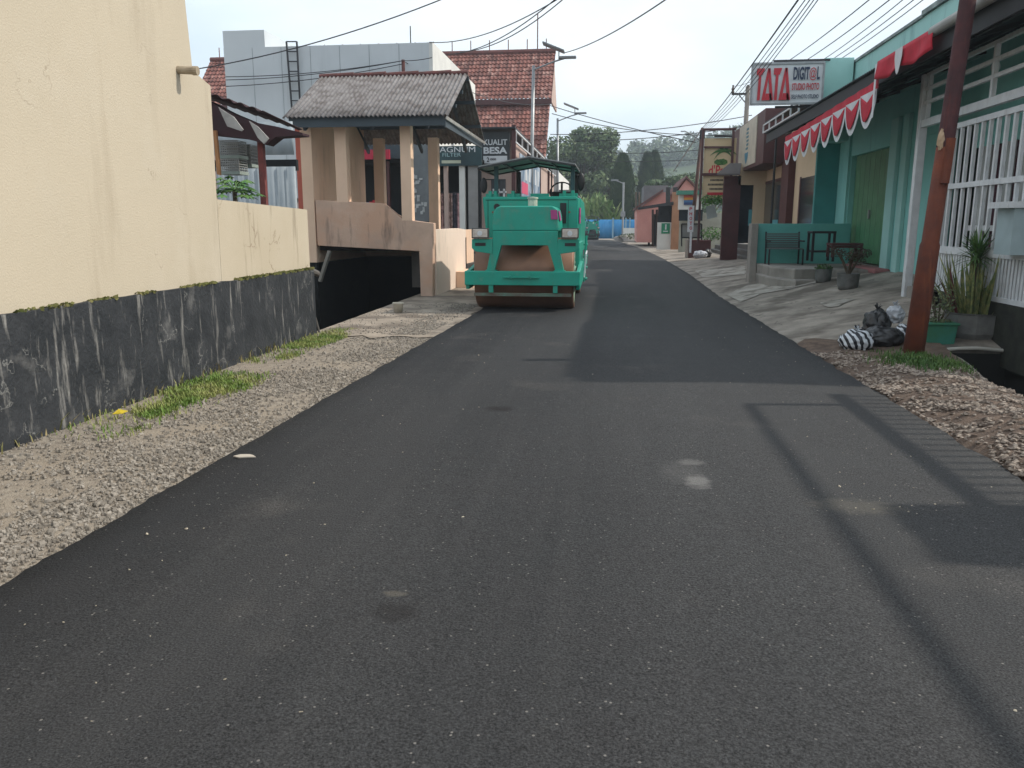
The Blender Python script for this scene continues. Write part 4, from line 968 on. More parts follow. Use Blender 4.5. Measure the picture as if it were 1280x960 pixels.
# canopy along the front
cn=thing('shop_canopy','long dark corrugated canopy over the mint shop forecourt with grey gutter','canopy',(4.9,15,3.6))
XE=4.0; zE=3.72
yc0,yc1=YN,22.7
corr('roof_sheet',darkroof,(XE-.05,yc0,zE+.22),(0,yc1-yc0,0),(XF-XE+.03,0,.42),.11,.014,cn,th=.006,sub=4)
b=MB(); b.box(XE,XE+.03,yc0,yc1,zE-.02,zE+.20); b.build('fascia',mat('dark_fascia',(.03,.032,.036),.7),cn)
b=MB(); y=yc0+.2
while y<yc1: b.bar((XE+.03,y,zE+.10),(XF,y,zE+.52),.04,.06); y+=1.3
for x,z in ((XE+.5,zE+.22),(XE+1.0,zE+.34),(XE+1.5,zE+.46)): b.bar((x,yc0,z),(x,yc1,z),.04,.05)
b.build('rafters',darkm,cn)
g0=PX(1168,46,3.95).y
MB().tube([(XE-.07,yc0,zE+.24),(XE-.07,g0,zE+.24)],.065,10).build('gutter_pipe',mat('grey_pvc',(.35,.34,.32),.6),cn,smooth=True)
pb=PG(959,281); MB().tube([(XE+.05,21.6,.3),(XE+.05,21.6,zE)],.03,8).build('post',blk,cn)
MB().blob((XE+1.2,12.4,3.72),(.06,.06,.07),1,0).build('bulb',signw,cn)
# bunting -------------------------------------------------------------
bt=thing('flag_bunting','red and white scalloped bunting hung along the canopy eave','bunting',(XE-.05,16,3.1))
yb0,yb1=19.9,13.3
def ztop_(y): return 3.56+(19.9-y)/(19.9-13.3)*.17
redc=mat('red_bunting_cloth',(.52,.02,.045),.8,(.38,.014,.03),vs=5); whc=mat('white_bunting_cloth',(.66,.66,.68),.8)
XB=XE-.06
b=MB(); b.grid(60,2,lambda a,c:(XB-.01*math.sin(a*60),yb0+(yb1-yb0)*a,ztop_(yb0+(yb1-yb0)*a)+.01-c*.13)); b.build('top_band',redc,bt,solid=.006)
ns=8; wds=(yb1-yb0)/ns
wb=MB(); 
for k in range(ns):
    ya=yb0+wds*k
    def depth(u): return .20+.30*math.sin(math.pi*u)**.7
    wb.grid(14,4,lambda a,c,ya=ya:(XB-.012,ya+wds*a,ztop_(ya)-.1-c*(.17+.37*(math.sin(math.pi*a)**.75))))
wb.build('white_scallops',whc,bt,solid=.004)
for k in range(ns):
    ya=yb0+wds*k
    s_=MB(); s_.grid(14,10,lambda a,c,ya=ya:(XB-.022-.02*abs(math.sin(c*14))*math.sin(math.pi*a),ya+wds*(.06+.88*a),ztop_(ya)-.12-.13*max(0,1-abs(2*a-1)*1.0)*(1-c)-(c)*(.05+.37*math.sin(math.pi*a)**.8)))
    s_.build('red_swag',redc,bt,smooth=True,solid=.004)
# gathered red part toward the pole
s_=MB(); yq0,yq1=13.25,11.1
s_.grid(40,5,lambda a,c:(XB-.05-.03*math.sin(a*14+c*2)*c,yq0+(yq1-yq0)*a,3.98+.0*a-c*(.25+.05*abs(math.sin(a*6.3))))); s_.build('gathered_cloth',redc,bt,smooth=True,solid=.006)
s_=MB(); s_.grid(6,6,lambda a,c:(XB-.09,12.35-a*.28,3.96-c*(.12+.22*math.sin(math.pi*a)))); s_.build('white_scallops',whc,bt,solid=.006)
s_=MB(); s_.grid(3,8,lambda a,c:(XB-.05,13.34-a*.08,3.96-c*.78)); s_.build('hanging_strip',whc,bt,solid=.006)
# ---------------------------------------------------------------- white gate & grille
XG=4.75
gt=thing('grille_gate','white steel grille gate with upper lattice at the shop forecourt','gate',(XG,12,.5))
yP=13.72; 
b=MB(); b.box(XG-.06,XG+.06,yP-.12,yP,.42,3.85); b.build('gate_post',whitep,gt,bevel=.008)
yL=PX(1173,300,XG).y; yR=8.9
lo=PX(1173,364,XG).z+.02
zt_g=2.97
b=MB(); 
b.box(XG-.03,XG+.03,yR,yL,zt_g-.07,zt_g)
zmid=PX(1187,233.5,XG).z; zlow=PX(1178,312,XG).z
b.box(XG-.034,XG+.034,yR,yL,zmid-.035,zmid+.035); b.box(XG-.034,XG+.034,yR,yL,zlow-.05,zlow+.05); b.box(XG-.034,XG+.034,yR,yL,lo,lo+.06)
b.box(XG-.036,XG+.036,yL-.06,yL,lo,zt_g)
b.build('gate_frame',whitep,gt)
y=yL-.21; 
while y>yR:
    MB().box(XG-.02,XG+.02,y-.045,y,zlow,zt_g-.05).build('gate_bar',whitep,gt); y-=.215
b=MB(); y=yL-.09
while y>yR: b.box(XG-.012,XG+.012,y-.05,y,lo+.05,zlow-.03); y-=.085
b.build('lower_slats',whitep,gt)
zu=PX(1192,148,XG).z
MB().box(XG-.05,XG+.06,yR,yL+.05,-.1,lo-.01).build('sill_wall',mat('shade_dark_sill',(.03,.033,.025),.95,(.015,.016,.014),vs=6),gt)  # sill coloured near black to stand for shade behind the plants
b=MB(); b.box(XG-.04,XG+.04,yR,yP-.1,zu,zu+.11); b.build('lintel_bar',whitep,gt)
for z in (3.42,3.62,3.83): MB().box(XG-.025,XG+.025,yR,yP-.12,z-.02,z+.03).build('lattice_bar',whitep,gt)
for y in (13.45,12.45,11.3,10.2,9.1): MB().box(XG-.028,XG+.028,y,y+.06,zu+.11,3.86).build('lattice_upright',whitep,gt)
# inner front behind the gate
inn=thing('inner_shopfront','shaded shopfront behind the white gate with maroon curtains and grey panels','shopfront',(5.7,11,.5))
x=5.55
b=MB(); b.box(x,x+.1,YN,13.6,.45,.75); b.box(x,x+.1,YN,13.6,2.75,4.2); b.build('wall',mint,inn)
b=MB(); y=13.4; k=0
while y>YN:
    MB().box(x,x+.08,y-.34,y,.75,2.75).build('pale_panel',mat('grey_white_panel',(.46,.47,.46),.8),inn); y-=.66
MB().box(x+.05,x+.09,YN,13.6,.75,2.75).build('curtain',mat('maroon_curtain',(.055,.014,.025),.9),inn)
MB().box(x-.06,x-.01,YN,13.6,1.5,1.58).build('rail',whitep,inn)
for k in range(3): MB().box(x-.25-.3*k,x-.0-.3*k,12.2,13.5,.42,.95-.16*k).build('step',concrete,inn)
# near light blue pier & mossy base wall at the frame edge
box('low_pier',mat('pale_blue_pier',(.36,.45,.47),.8),(PY(1264,300,9.9).x,5.6,9.9,10.3,1.25,1.78),None,label='pale blue masonry pier at the right border beside the gate',cat='pier')
bp=PY(1262,260,9.9); MB().box(bp.x-.04,5.6,9.86,10.33,1.78,1.85).build('pier_cap',whitep,label='white cap moulding on the pale blue pier',cat='moulding')
box('mossy_wall',conc2,(4.86,5.6,9.3,9.88,-.8,1.35),None,bevel=.02,label='dark mossy concrete wall at the right border by the drain',cat='wall')
# neighbouring fence on the right, its rails and bars (stands beside the camera)
nf=thing('neighbour_fence','tall white barred boundary fence with pipe rails right of the viewpoint','fence',(4.75,6,0))
b=MB(); b.box(4.72,4.78,4.9,7.9,2.42,2.52); b.build('top_rail',whitep,nf)
y=4.95
while y<7.85: MB().box(4.738,4.762,y,y+.026,.1,2.42).build('bar',whitep,nf); y+=.15
MB().tube([(4.75,-3,3.28),(4.75,7.45,3.28)],.038,8).build('upper_pipe',gal,nf)
MB().tube([(4.75,7.45,2.5),(4.75,7.45,3.28)],.04,8).build('upright',gal,nf)
box('pier',concrete,(4.7,5.3,4.1,4.9,0,2.95),nf)
# ---------------------------------------------------------------- rusty pole
pbp=PG(1140,450); top=PY(1200,-5,9.9)
rp_=thing('rusty_pole','thick leaning rust red steel pole in the right foreground','pole',(pbp.x,pbp.y,.03))
tp=Vector((top.x,pbp.y-.05,top.z)); dirp=(tp-pbp)
b=MB(); b.tube([pbp-Vector((0,0,.05)),pbp+dirp*.33,pbp+dirp*.34,pbp+dirp*.60],[.115,.105,.092,.088],16); b.build('shaft',rust,rp_,smooth=True)
b=MB(); b.tube([pbp+dirp*.598,pbp+dirp*.61,pbp+dirp,pbp+dirp*1.06],[.089,.087,.082,.08],16); b.build('upper_shaft',rustdark,rp_,smooth=True,label='darker maroon upper length of the rusty pole')
q=pbp+dirp*.617; b=MB(); b.blob(q+Vector((-.075,-.055,0)),(.035,.03,.10),4,.35,3,10,8); b.build('peeled_patch',mat('cream_patch',(.5,.36,.24),.9),rp_)
b=MB(); b.tube([pbp+dirp*.5+Vector((.02,-.09,0)),pbp+dirp*.62+Vector((.02,-.085,0))],.05,8); b.build('seam_weld',rust,rp_)
# ---------------------------------------------------------------- forecourt terrace, low wall, bench, tables, pots
terr=MB()
def rough(l,z0,h,s):
    o=[]
    for i in range(len(l)):
        a=Vector(l[i]+(0,)); b_=Vector(l[(i+1)%len(l)]+(0,)); n_=max(1,int((b_-a).length/.12))
        for k in range(n_):
            q=a.lerp(b_,k/n_); o.append((q.x+.09*mn.noise(Vector((q.x*5,q.y*5,s))),q.y+.09*mn.noise(Vector((q.x*5,q.y*5,s+4))),z0))
    terr.prism(o,(0,0,h))
rough([(3.55,21.2),(3.62,18.9),(3.95,18.0),(4.5,18.3),(5.70,17.7),(5.70,21.3)],.1,.55,1)
rough([(3.50,20.6),(3.55,18.6),(3.9,17.7),(4.4,17.95),(4.2,19.6)],.05,.38,2)
terr.build('terrace',concrete,label='low crumbling concrete terrace in front of the green folding door',cat='terrace',bevel=.03)
YW=20.6
lw=thing('teal_low_wall','low teal wall across the terrace end behind the bench','wall',(4.6,YW,.4))
x0=PY(941,280,YW).x; zz=PY(1000,279.5,YW).z
box('wall',mat('bright_teal_paint',(.13,.42,.38),.8,(.11,.36,.33)),(x0+.1,XF-.01,YW,YW+.16,.1,zz),lw,bevel=.008)
box('end_post',concrete,(x0-.06,x0+.1,YW-.25,YW+.2,.1,zz+.0),lw,bevel=.01)
def gslab(l,name='forecourt_slab'):
    pts=[PG(x,y) for x,y in l]; b=MB(); c=sum(pts,Vector((0,0,0)))/len(pts); out=[]
    for i in range(len(pts)):
        a_=pts[i]; b_=pts[(i+1)%len(pts)]; n_=max(2,int((b_-a_).length/.25))
        for k in range(n_):
            q=a_.lerp(b_,k/n_); q.x+=.05*mn.noise(q*3); q.y+=.12*mn.noise(q*2.3+Vector((4,0,0))); q.z=zg(q.x,q.y)+.014; out.append(q)
    c.z=zg(c.x,c.y)+.014; n0=len(b.v); b.v+=[c]+out; m_=len(out)
    for i in range(m_): b.f.append((n0,n0+1+i,n0+1+(i+1)%m_))
    b.build(name,mat('pale_worn_slab',(.42,.385,.34),.95,(.27,.245,.21),vs=2.5,vd=10,bump=.6,bs=40,blotch=((.17,.15,.125),2,.52,.62)),kind='structure')
gslab([(868,338),(900,336),(932,333),(931,343),(905,346),(878,347)])
gslab([(908,369),(935,357),(1007,347),(1030,352),(985,362),(950,368),(925,378)])
gslab([(1024,379),(1052,374),(1066,376),(1050,384),(1035,385)])
# bench
def zof(px,py,Y): return PY(px,py,Y).z
bn=thing('metal_bench','dark slatted metal bench against the teal low wall','bench',(PY(982,300,20).x,19.8,.7))
bx0,bx1=PY(961,300,19.9).x,PY(1003,300,19.9).x; zf_=.655
b=MB()
for k in range(7): b.box(bx0,bx1,20.25-.012*k,20.28-.012*k,zf_+.38+.052*k,zf_+.415+.052*k)
b.build('backrest',mat('grey_bench_steel',(.11,.13,.13),.5),bn)
b=MB()
for k in range(7): b.box(bx0,bx1,19.72+.065*k,19.77+.065*k,zf_+.36,zf_+.38)
b.build('seat',mat('grey_bench_steel',(.11,.13,.13),.5),bn)
for x in (bx0,bx1):
    for yy in (19.74,20.2): MB().bar((x,yy,zf_),(x,yy,zf_+.36),.035).build('leg',darkm,bn)
    MB().bar((x,20.2,zf_+.36),(x,20.3,zf_+.76),.035).build('back_post',darkm,bn)
    MB().bar((x,19.72,zf_+.55),(x,20.2,zf_+.55),.035).build('armrest',darkm,bn)
def table(nm,label,p0,p1,Y,m_,d_=.5,hh=None):
    a=PY(*p0,Y); c=PY(*p1,Y); zf2=c.z; t_=thing(nm,label,'table',((a.x+c.x)/2,Y+d_/2,zf2))
    MB().box(a.x,c.x,Y,Y+d_,a.z-.05,a.z).build('tabletop',m_,t_,bevel=.005); MB().box(a.x+.04,c.x-.04,Y+.02,Y+d_-.02,zf2+.2,zf2+.24).build('stretcher',m_,t_)
    for x in (a.x+.03,c.x-.03):
        for yy in (Y+.03,Y+d_-.03): MB().bar((x,yy,zf2),(x,yy,a.z-.05),.05).build('leg',m_,t_)
    return t_
table('wooden_table','tall dark wooden table right of the metal bench',(1016,289),(1043,327),19.0,blk)
table('low_table','low dark red wooden table before the green folding door',(1040,304),(1078,322),18.2,mat('dark_red_wood',(.07,.02,.02),.6,(.045,.015,.015)),.45)
def pot(nm,label,px,py,r_,h,prof=None,seg=20):
    p=PG(px,py); t_=thing(nm,label,'plant pot',(p.x,p.y+r_,p.z)); c=(p.x,p.y+r_,p.z-.01)
    MB().lathe(c,[(r_*.82,0),(r_*.95,h*.3),(r_,h*.95),(r_*1.05,h),(r_*.92,h),(r_*.88,h*.85)],seg).build('pot',potm,t_,smooth=True)
    MB().lathe(c,[(r_*.88,h*.84),(r_*.87,h*.86)],seg).build('soil',mat('dark_soil',(.04,.03,.02),1),t_)
    return t_,Vector((c[0],c[1],c[2]+h*.86))
t_,c=pot('potted_fern','low round cement pot with a small green plant on the forecourt',1031,353,.165,.28)
b=MB(); leafy(b,c+Vector((0,0,.06)),(.18,.18,.09),240,.03,3); b.build('foliage',lf_pot,t_)
t_,c=pot('potted_bonsai','larger cement pot with a branching dark shrub on the forecourt',1063,362,.20,.30)
b=MB(); tips=[]
for k in range(7):
    a=R.uniform(0,6.28); e=c+Vector((math.cos(a)*.28,math.sin(a)*.2,R.uniform(.28,.5))); b.tube([c,c+(e-c)*.5+Vector((0,0,.03)),e],[.025,.016,.008],6); tips.append(e)
b.build('stem',bark,t_); b=MB()
for k,e in enumerate(tips): leafy(b,e,(.17,.14,.09),120,.022,k+5)
b.build('foliage',mat('brownish_leaf',(.05,.05,.03),.8,(.07,.04,.03),vs=9),t_)
# big pot with sansevieria and yucca
p=PG(1228,425); PC=Vector((p.x,p.y+.28,p.z)); pp=thing('sansevieria_pot','wide grey cement pot of tall yellow edged sword leaves','plant pot',PC)
MB().lathe(PC,[(.30,0),(.345,.07),(.36,.30),(.375,.32),(.335,.32),(.32,.26)],10).build('pot',potm,pp)
MB().lathe(PC,[(.33,.245),(.325,.26)],10).build('soil',mat('dark_soil',(.04,.03,.02),1),pp)
def blade(b,p,a,el,l,w_,tw=0,droop=.0,n=6):
    d=Vector((math.cos(a)*math.cos(el),math.sin(a)*math.cos(el),math.sin(el))); s=Vector((-math.sin(a+tw),math.cos(a+tw),0)); k0=len(b.v)
    for i in range(n+1):
        u=i/n; q=p+d*l*u-Vector((0,0,droop*l*u*u)); ww=w_*(.6+.6*u)*(1-u**3)+.0008; b.v+=[q-s*ww,q+s*ww]
    for i in range(n): b.f.append((k0+2*i,k0+2*i+1,k0+2*i+3,k0+2*i+2))
b=MB()
for k in range(95): 
    a=R.uniform(0,6.28); rr_=R.uniform(0,.27); blade(b,PC+Vector((math.cos(a)*rr_,math.sin(a)*rr_,.24)),a,R.uniform(1.15,1.5),R.uniform(.4,.9),R.uniform(.015,.03),R.uniform(-2,2))
for k in range(16):
    a=R.uniform(0,6.28); blade(b,PC+Vector((math.cos(a)*.2,math.sin(a)*.2,.24)),a,R.uniform(.75,1.2),R.uniform(.6,1.0),.02,R.uniform(-2,2))
b.build('sword_leaves',lf_var,pp)
b=MB()
for k in range(5):
    a=3.6+R.uniform(-.5,.5); blade(b,PC+Vector((-.22,-.05,.24)),a,R.uniform(.7,1.3),R.uniform(.4,.75),.016)
b.build('red_leaves',lf_red,pp)
def yucca(nm,label,base,h,n,l):
    t_=thing(nm,label,'plant',base); top=base+Vector((0,0,h)); MB().tube([base,top],[.04,.03],8).build('trunk',bark,t_); b=MB()
    for k in range(n): blade(b,top+Vector((0,0,R.uniform(-.12,.05))),R.uniform(0,6.28),R.uniform(-.25,1.4),l*R.uniform(.7,1.1),.013,0,R.uniform(.05,.3))
    b.build('crown',lf_yuc,t_); return t_
yucca('yucca_plant','spiky yucca rosette rising above the sword leaf pot',PC+Vector((.02,.16,.2)),.85,190,.36)
yucca('yucca_plant','second yucca clump against the right border',PC+Vector((.36,.22,.05)),.62,190,.42)
# green planter box with shrub
p=PG(1172,432); gp=thing('green_planter','green plastic planter box with a straggly flowering shrub behind the pole','planter',(p.x,p.y+.13,p.z))
cx,cy,cz=p.x+.05,p.y+.13,p.z
MB().prism([(cx-.17,cy-.12,cz),(cx+.15,cy-.12,cz),(cx+.18,cy-.12,cz+.26),(cx-.20,cy-.12,cz+.26)],(0,.26,0)).build('box',mat('green_plastic',(.03,.14,.07),.5,(.03,.17,.13),vs=5),gp,bevel=.02)
MB().box(cx-.21,cx+.19,cy-.14,cy+.15,cz+.25,cz+.28).build('rim',mat('green_plastic',(.03,.14,.07)),gp,bevel=.01)
b=MB()
for k in range(9):
    e=Vector((cx+R.uniform(-.22,.1),cy+R.uniform(-.1,.15),cz+R.uniform(.4,.75))); b.tube([(cx-.02,cy,cz+.2),e],.006,5); 
b.build('stem',bark,gp); b=MB(); leafy(b,(cx-.03,cy,cz+.55),(.22,.15,.22),260,.022,4); leafy(b,(cx-.02,cy,cz+.3),(.17,.1,.04),160,.022,9); b.build('foliage',mat('pale_leaf',(.07,.11,.045),.7,(.14,.15,.08),vs=9),gp)
p=PG(1192,405); b=MB(); c=Vector((p.x,p.y,p.z)); 
for k in range(12): e=c+Vector((R.uniform(-.2,.2),R.uniform(-.1,.1),R.uniform(.1,.34))); b.tube([c,e],.005,5)
leafy(b,c+Vector((0,0,.2)),(.24,.18,.14),220,.025,8); b.build('small_shrub',lf_pot,label='small leafy shrub growing by the gate foot',cat='shrub')
# refuse bags
def bag(nm,label,px,py,r,m_,seed,tie=True,cat='bag',amp=.09):
    p=PG(px,py); t_=thing(nm,label,cat,(p.x,p.y+r[1],p.z)); c=Vector((p.x,p.y+r[1],p.z+r[2]*.86))
    b=MB(); b.blob(c,r,seed,amp,2.4,56,36)
    for v_ in b.v: 
        if v_.z<p.z+.004: v_.z=p.z+.004
        v_+=Vector((mn.noise(v_*14),mn.noise(v_*14+Vector((5,0,0))),0))*.022+Vector((mn.noise(v_*30),mn.noise(v_*30+Vector((5,0,0))),mn.noise(v_*30+Vector((0,5,0)))))*.014
    b.build('sack',m_,t_,smooth=True)
    if tie:
        b=MB(); k=c+Vector((0,0,r[2]*.95))
        for j in range(7): a=j*.9; blade(b,k,a,R.uniform(.5,1.3),R.uniform(.05,.10),.018)
        b.build('tied_top',m_,t_,solid=.003)
    return t_
m=bpy.data.materials.new('striped_plastic'); m.use_nodes=True; t=m.node_tree; bs_=t.nodes['Principled BSDF']; bs_.inputs['Roughness'].default_value=.4
tc=t.nodes.new('ShaderNodeTexCoord'); sxx=t.nodes.new('ShaderNodeSeparateXYZ'); at_=t.nodes.new('ShaderNodeMath'); at_.operation='ARCTAN2'; nn_=t.nodes.new('ShaderNodeTexNoise'); nn_.inputs['Scale'].default_value=5
ml=t.nodes.new('ShaderNodeMath'); ml.operation='MULTIPLY_ADD'; ml.inputs[1].default_value=17; m2=t.nodes.new('ShaderNodeMath'); m2.operation='MULTIPLY'; m2.inputs[1].default_value=3.5; sn=t.nodes.new('ShaderNodeMath'); sn.operation='SINE'; wv=t.nodes.new('ShaderNodeMapRange'); wv.inputs['From Min'].default_value=-1
mp=t.nodes.new('ShaderNodeMapping'); mp.inputs['Rotation'].default_value=(.35,.45,0); t.links.new(tc.outputs['Object'],mp.inputs['Vector']); t.links.new(mp.outputs['Vector'],sxx.inputs[0]); t.links.new(sxx.outputs['Y'],at_.inputs[0]); t.links.new(sxx.outputs['X'],at_.inputs[1]); t.links.new(tc.outputs['Object'],nn_.inputs['Vector']); t.links.new(nn_.outputs['Fac'],m2.inputs[0]); t.links.new(at_.outputs[0],ml.inputs[0]); t.links.new(m2.outputs[0],ml.inputs[2]); t.links.new(ml.outputs[0],sn.inputs[0]); t.links.new(sn.outputs[0],wv.inputs['Value'])
rp=t.nodes.new('ShaderNodeValToRGB'); rp.color_ramp.elements[0].position=.47; rp.color_ramp.elements[1].position=.53; rp.color_ramp.elements[0].color=(.012,.014,.022,1); rp.color_ramp.elements[1].color=(.55,.58,.62,1)
t.links.new(wv.outputs['Result'],rp.inputs['Fac']); t.links.new(rp.outputs['Color'],bs_.inputs['Base Color']); stripe=m
bkp=mat('black_bin_bag',(.010,.010,.012),.35,(.02,.02,.022),vs=10,spec=.6,bump=.6,bs=16); whp=mat('white_plastic_bag',(.50,.52,.56),.4,(.36,.38,.42),vs=12,bump=.6,bs=16)
bag('striped_bag','black and white striped plastic bag at the forecourt edge',1074,443,(.21,.16,.155),stripe,1)
bag('bin_bag','front black refuse bag just left of the rusty pole',1108,438,(.25,.17,.15),bkp,2)
bag('bin_bag','taller black refuse bag between the striped bag and the pole',1098,427,(.17,.14,.22),bkp,3)
q=bag('carrier_bag','white knotted carrier bag on top of the black refuse bags',1119,424,(.11,.10,.12),whp,5); q.location.z+=.20
bag('striped_bag','small striped bag half hidden behind the rusty pole',1132,432,(.13,.12,.14),stripe,7,False)
# edge strip of drain slab (pale curved lip) and debris
l=[PG(1176,449),PG(1200,445),PG(1225,442),PG(1250,442),PG(1276,445)]
MB().tube([(4.02,10.22,.09),(4.2,10.18,.12),(4.4,10.16,.13),(4.82,10.16,.10)],.022,8).build('slab_lip',mat('pale_pipe',(.42,.40,.36),.8),label='pale curved pipe edging the slab over the drain opening',cat='pipe')
MB().box(3.9,5.4,10.21,11.3,-.02,.13).build('drain_cover_slab',mat('dirty_slab',(.12,.11,.095),.95,(.06,.055,.045),vs=4,bump=.6),label='dirty concrete slab bridging the drain in front of the pots',cat='slab',bevel=.02)
b=MB(); l_=[(bx(2+k*.41),2+k*.41) for k in range(21)]; b.prism([(x_,y_,-1.5) for x_,y_ in l_]+[(x_+.07,y_,-1.5) for x_,y_ in l_[::-1]],(0,0,1.56)); b.build('drain_kerb',concrete,label='narrow concrete kerb along the road side of the drain',cat='kerb',bevel=.01)
p=PG(1172,486); MB().prism([p+Vector(v) for v in ((-.04,-.03,.03),(.04,-.02,.04),(.03,.03,.05),(-.03,.03,.04))],(0,0,.006)).build('paper_scrap',flat('pale_blue_paper',(.10,.35,.45)),label='small crumpled blue scrap on the rubble',cat='litter')
p=PG(1265,562); MB().prism([p+Vector(v) for v in ((-.10,-.05,.03),(.09,-.06,.05),(.12,.05,.07),(-.05,.06,.05))],(0,0,.01)).build('foil_wrapper',flat('grey_wrapper',(.30,.31,.36),.3),label='crumpled grey wrapper on the rubble at the right border',cat='litter')
p=PG(150,525); MB().prism([p+Vector(v) for v in ((-.05,-.02,.05),(.04,-.03,.06),(.06,.03,.07),(-.03,.04,.08))],(0,0,.004)).build('fallen_leaf',flat('yellow_leaf',(.6,.45,.03)),label='bright yellow leaf on the verge grass',cat='leaf')
# ================================================================ RIGHT SIDE, FURTHER UP
bb=thing('beige_shop','beige and maroon shop with projecting boxed sign beyond the mint building','shop',(6.6,30,0))
XS=5.9; Y0=22.06; Y1=36.0
def by(px,X=XS): return PX(px,250,X).y
box('front_wall',beige,(XS,XS+.2,Y0,Y1,0,5.4),bb)
ya,yb_=by(985),Y0
# openings: (px far, px near, top z)
d1=box('door',glass,(XS-.03,XS+.01,by(1020)-.3 if by(1020)-.3>Y0 else Y0+.15,by(1000),.75,3.0),bb)
MB().box(XS-.05,XS-.03,by(1000)-.14,by(1000),.75,3.05).build('door_frame',maroon,d1)
box('pillar',maroon,(XS-.22,XS-.0,by(992),by(983),.3,4.3),bb)
w1=box('window',glass,(XS-.03,XS+.01,by(980),by(957),.9,3.15),bb)
MB().box(XS-.045,XS-.03,by(980),by(957),3.1,3.2).build('frame',maroon,w1)
MB().box(XS-.035,XS-.031,by(975),by(966),1.2,1.75).build('sticker',flat('aqua_sticker',(.08,.3,.34)),w1)
# arched bay
def cface(a,c,Y,th,nm,m_): p0=PY(*a,Y); q0=PY(*c,Y); return box(nm,m_,(p0.x,q0.x,Y,Y+th,q0.z,p0.z),bb)
cface((924,231),(944,304),33.1,.05,'door',glass); cface((924,205),(958,231),32.9,.2,'bay_header',beige); cface((943,231),(957,306),32.9,.3,'bay_pier',beige)
cface((936,262),(940,282),33.08,.01,'door_sticker',flat('aqua_sticker',(.08,.3,.34)))
0 and MB().prism([(XS-.2,by(954),2.2),(XS-.2,by(954),3.7),(XS-.2,by(924),3.7),(XS-.2,by(924),2.9),(XS-.2,by(931),2.9),(XS-.2,by(943),3.05)],(.18,0,0)).build('arch_panel',beige,bb)

# maroon end wall, camera facing
xm0=PY(905,250,34.5).x; box('end_pillar',maroon,(PY(904,250,32.9).x,PY(925,250,32.9).x,32.9,33.1,.2,PY(904,220,32.9).z),bb)
box('roof_slab',asbest,(XS+.2,XS+8,Y0,Y1,4.6,4.7),bb)
# projecting sign box
XQ=5.0; yq0=PX(948,140,XQ).y; yq1=PX(927,140,XQ).y; zq1=PX(948,142,XQ).z; zq0=PX(948,206,XQ).z
yq2=PX(957,140,XQ).y; yq3=PX(917,160,XQ).y
sb=thing('boxed_sign','projecting maroon sign box with cream panel and blue emblem over the beige shop','sign',(XQ,27,zq0))
box('box_body',maroon,(XQ,XS-.01,yq2,yq3,zq0,zq1),sb,bevel=.01)
pn=box('cream_panel',mat('cream_sign_panel',(.52,.47,.38),.6),(XQ-.03,XQ,yq0,yq1,zq0+.12,zq1-.05),sb)
b=MB(); ym=(yq0+yq1)/2
for k in range(6):
    b.box(XQ-.036,XQ-.03,ym-.35+R.uniform(0,.15),ym+.3-R.uniform(0,.2),zq1-.35-k*.14,zq1-.27-k*.14)
b.build('emblem_bars',flat('blue_green_emblem',(.05,.16,.20)),sb)
b=MB(); b.prism([(XQ-.036,ym-.4,zq0+.62),(XQ-.036,ym+.4,zq0+.62),(XQ-.036,ym+.32,zq0+.4),(XQ-.036,ym,zq0+.2),(XQ-.036,ym-.32,zq0+.4)],(.005,0,0)); b.build('emblem_shield',flat('blue_emblem',(.06,.20,.28)),sb)
# hipped grey awning of that shop
b=MB(); A=[PY(896,219,32.3),PY(912,206,32.8),PY(927,206,32.7),PY(925,219,32.2)]
b.prism([A[0],A[1],A[2],A[3]],(0,0,.06)); b.build('entrance_awning',mat('grey_awning',(.12,.105,.10),.9),label='small grey sloping entrance awning under the boxed sign',cat='awning')
# awning with truss beneath TATA sign
aw=thing('truss_awning','dark awning with white truss edge beneath the projecting studio sign','awning',(5,24,4.4))
b=MB(); b.prism([(4.75,22.4,4.72),(4.75,27.4,4.72),(XS,27.4,5.1),(XS,22.4,5.1)],(0,0,.05)); b.build('sheet',darkroof,aw)
b=MB(); b.bar((4.72,22.4,4.68),(4.72,27.4,4.68),.035); b.bar((4.72,22.4,4.45),(4.72,27.4,4.45),.035)
y=22.4
while y<27.5: b.bar((4.72,y,4.45),(4.72,y,4.68),.04,.04); y+=1.0
b.build('truss',whitep,aw)
# maroon pole-mounted sign with palm
YB=33.8
ps=thing('palm_sign','tall tan restaurant sign with green palm in a maroon post frame','sign',(PY(900,300,YB).x,YB,.3))
a=PY(879,162,YB); c=PY(918,206,YB); zb_=PY(880,304,YB).z
b=MB()
b.bar((a.x,YB,zb_),(a.x,YB,a.z),.09); b.bar((c.x-.1,YB,zb_),(c.x-.1,YB,a.z),.09); b.bar((a.x,YB,a.z),(c.x,YB,a.z),.09)
b.bar((a.x,YB,PY(880,218,YB).z),(PY(915,218,YB).x,YB,PY(880,218,YB).z),.1)
b.build('post_frame',maroon,ps)
yb((881,173),(917,248),YB+.06,.08,'board',tan,ps)
b=MB(); b.bar(PY(880,184,YB-.02),PY(917,184,YB-.02),.07); b.build('cross_rail',maroon,ps)
b=MB(); b.bar(PY(893,170.5,YB-.02),PY(915,170.5,YB-.02),.06); b.build('lamp_bar',blk,ps)
gb_=MB(); ctr=PY(905,189,YB+.05)
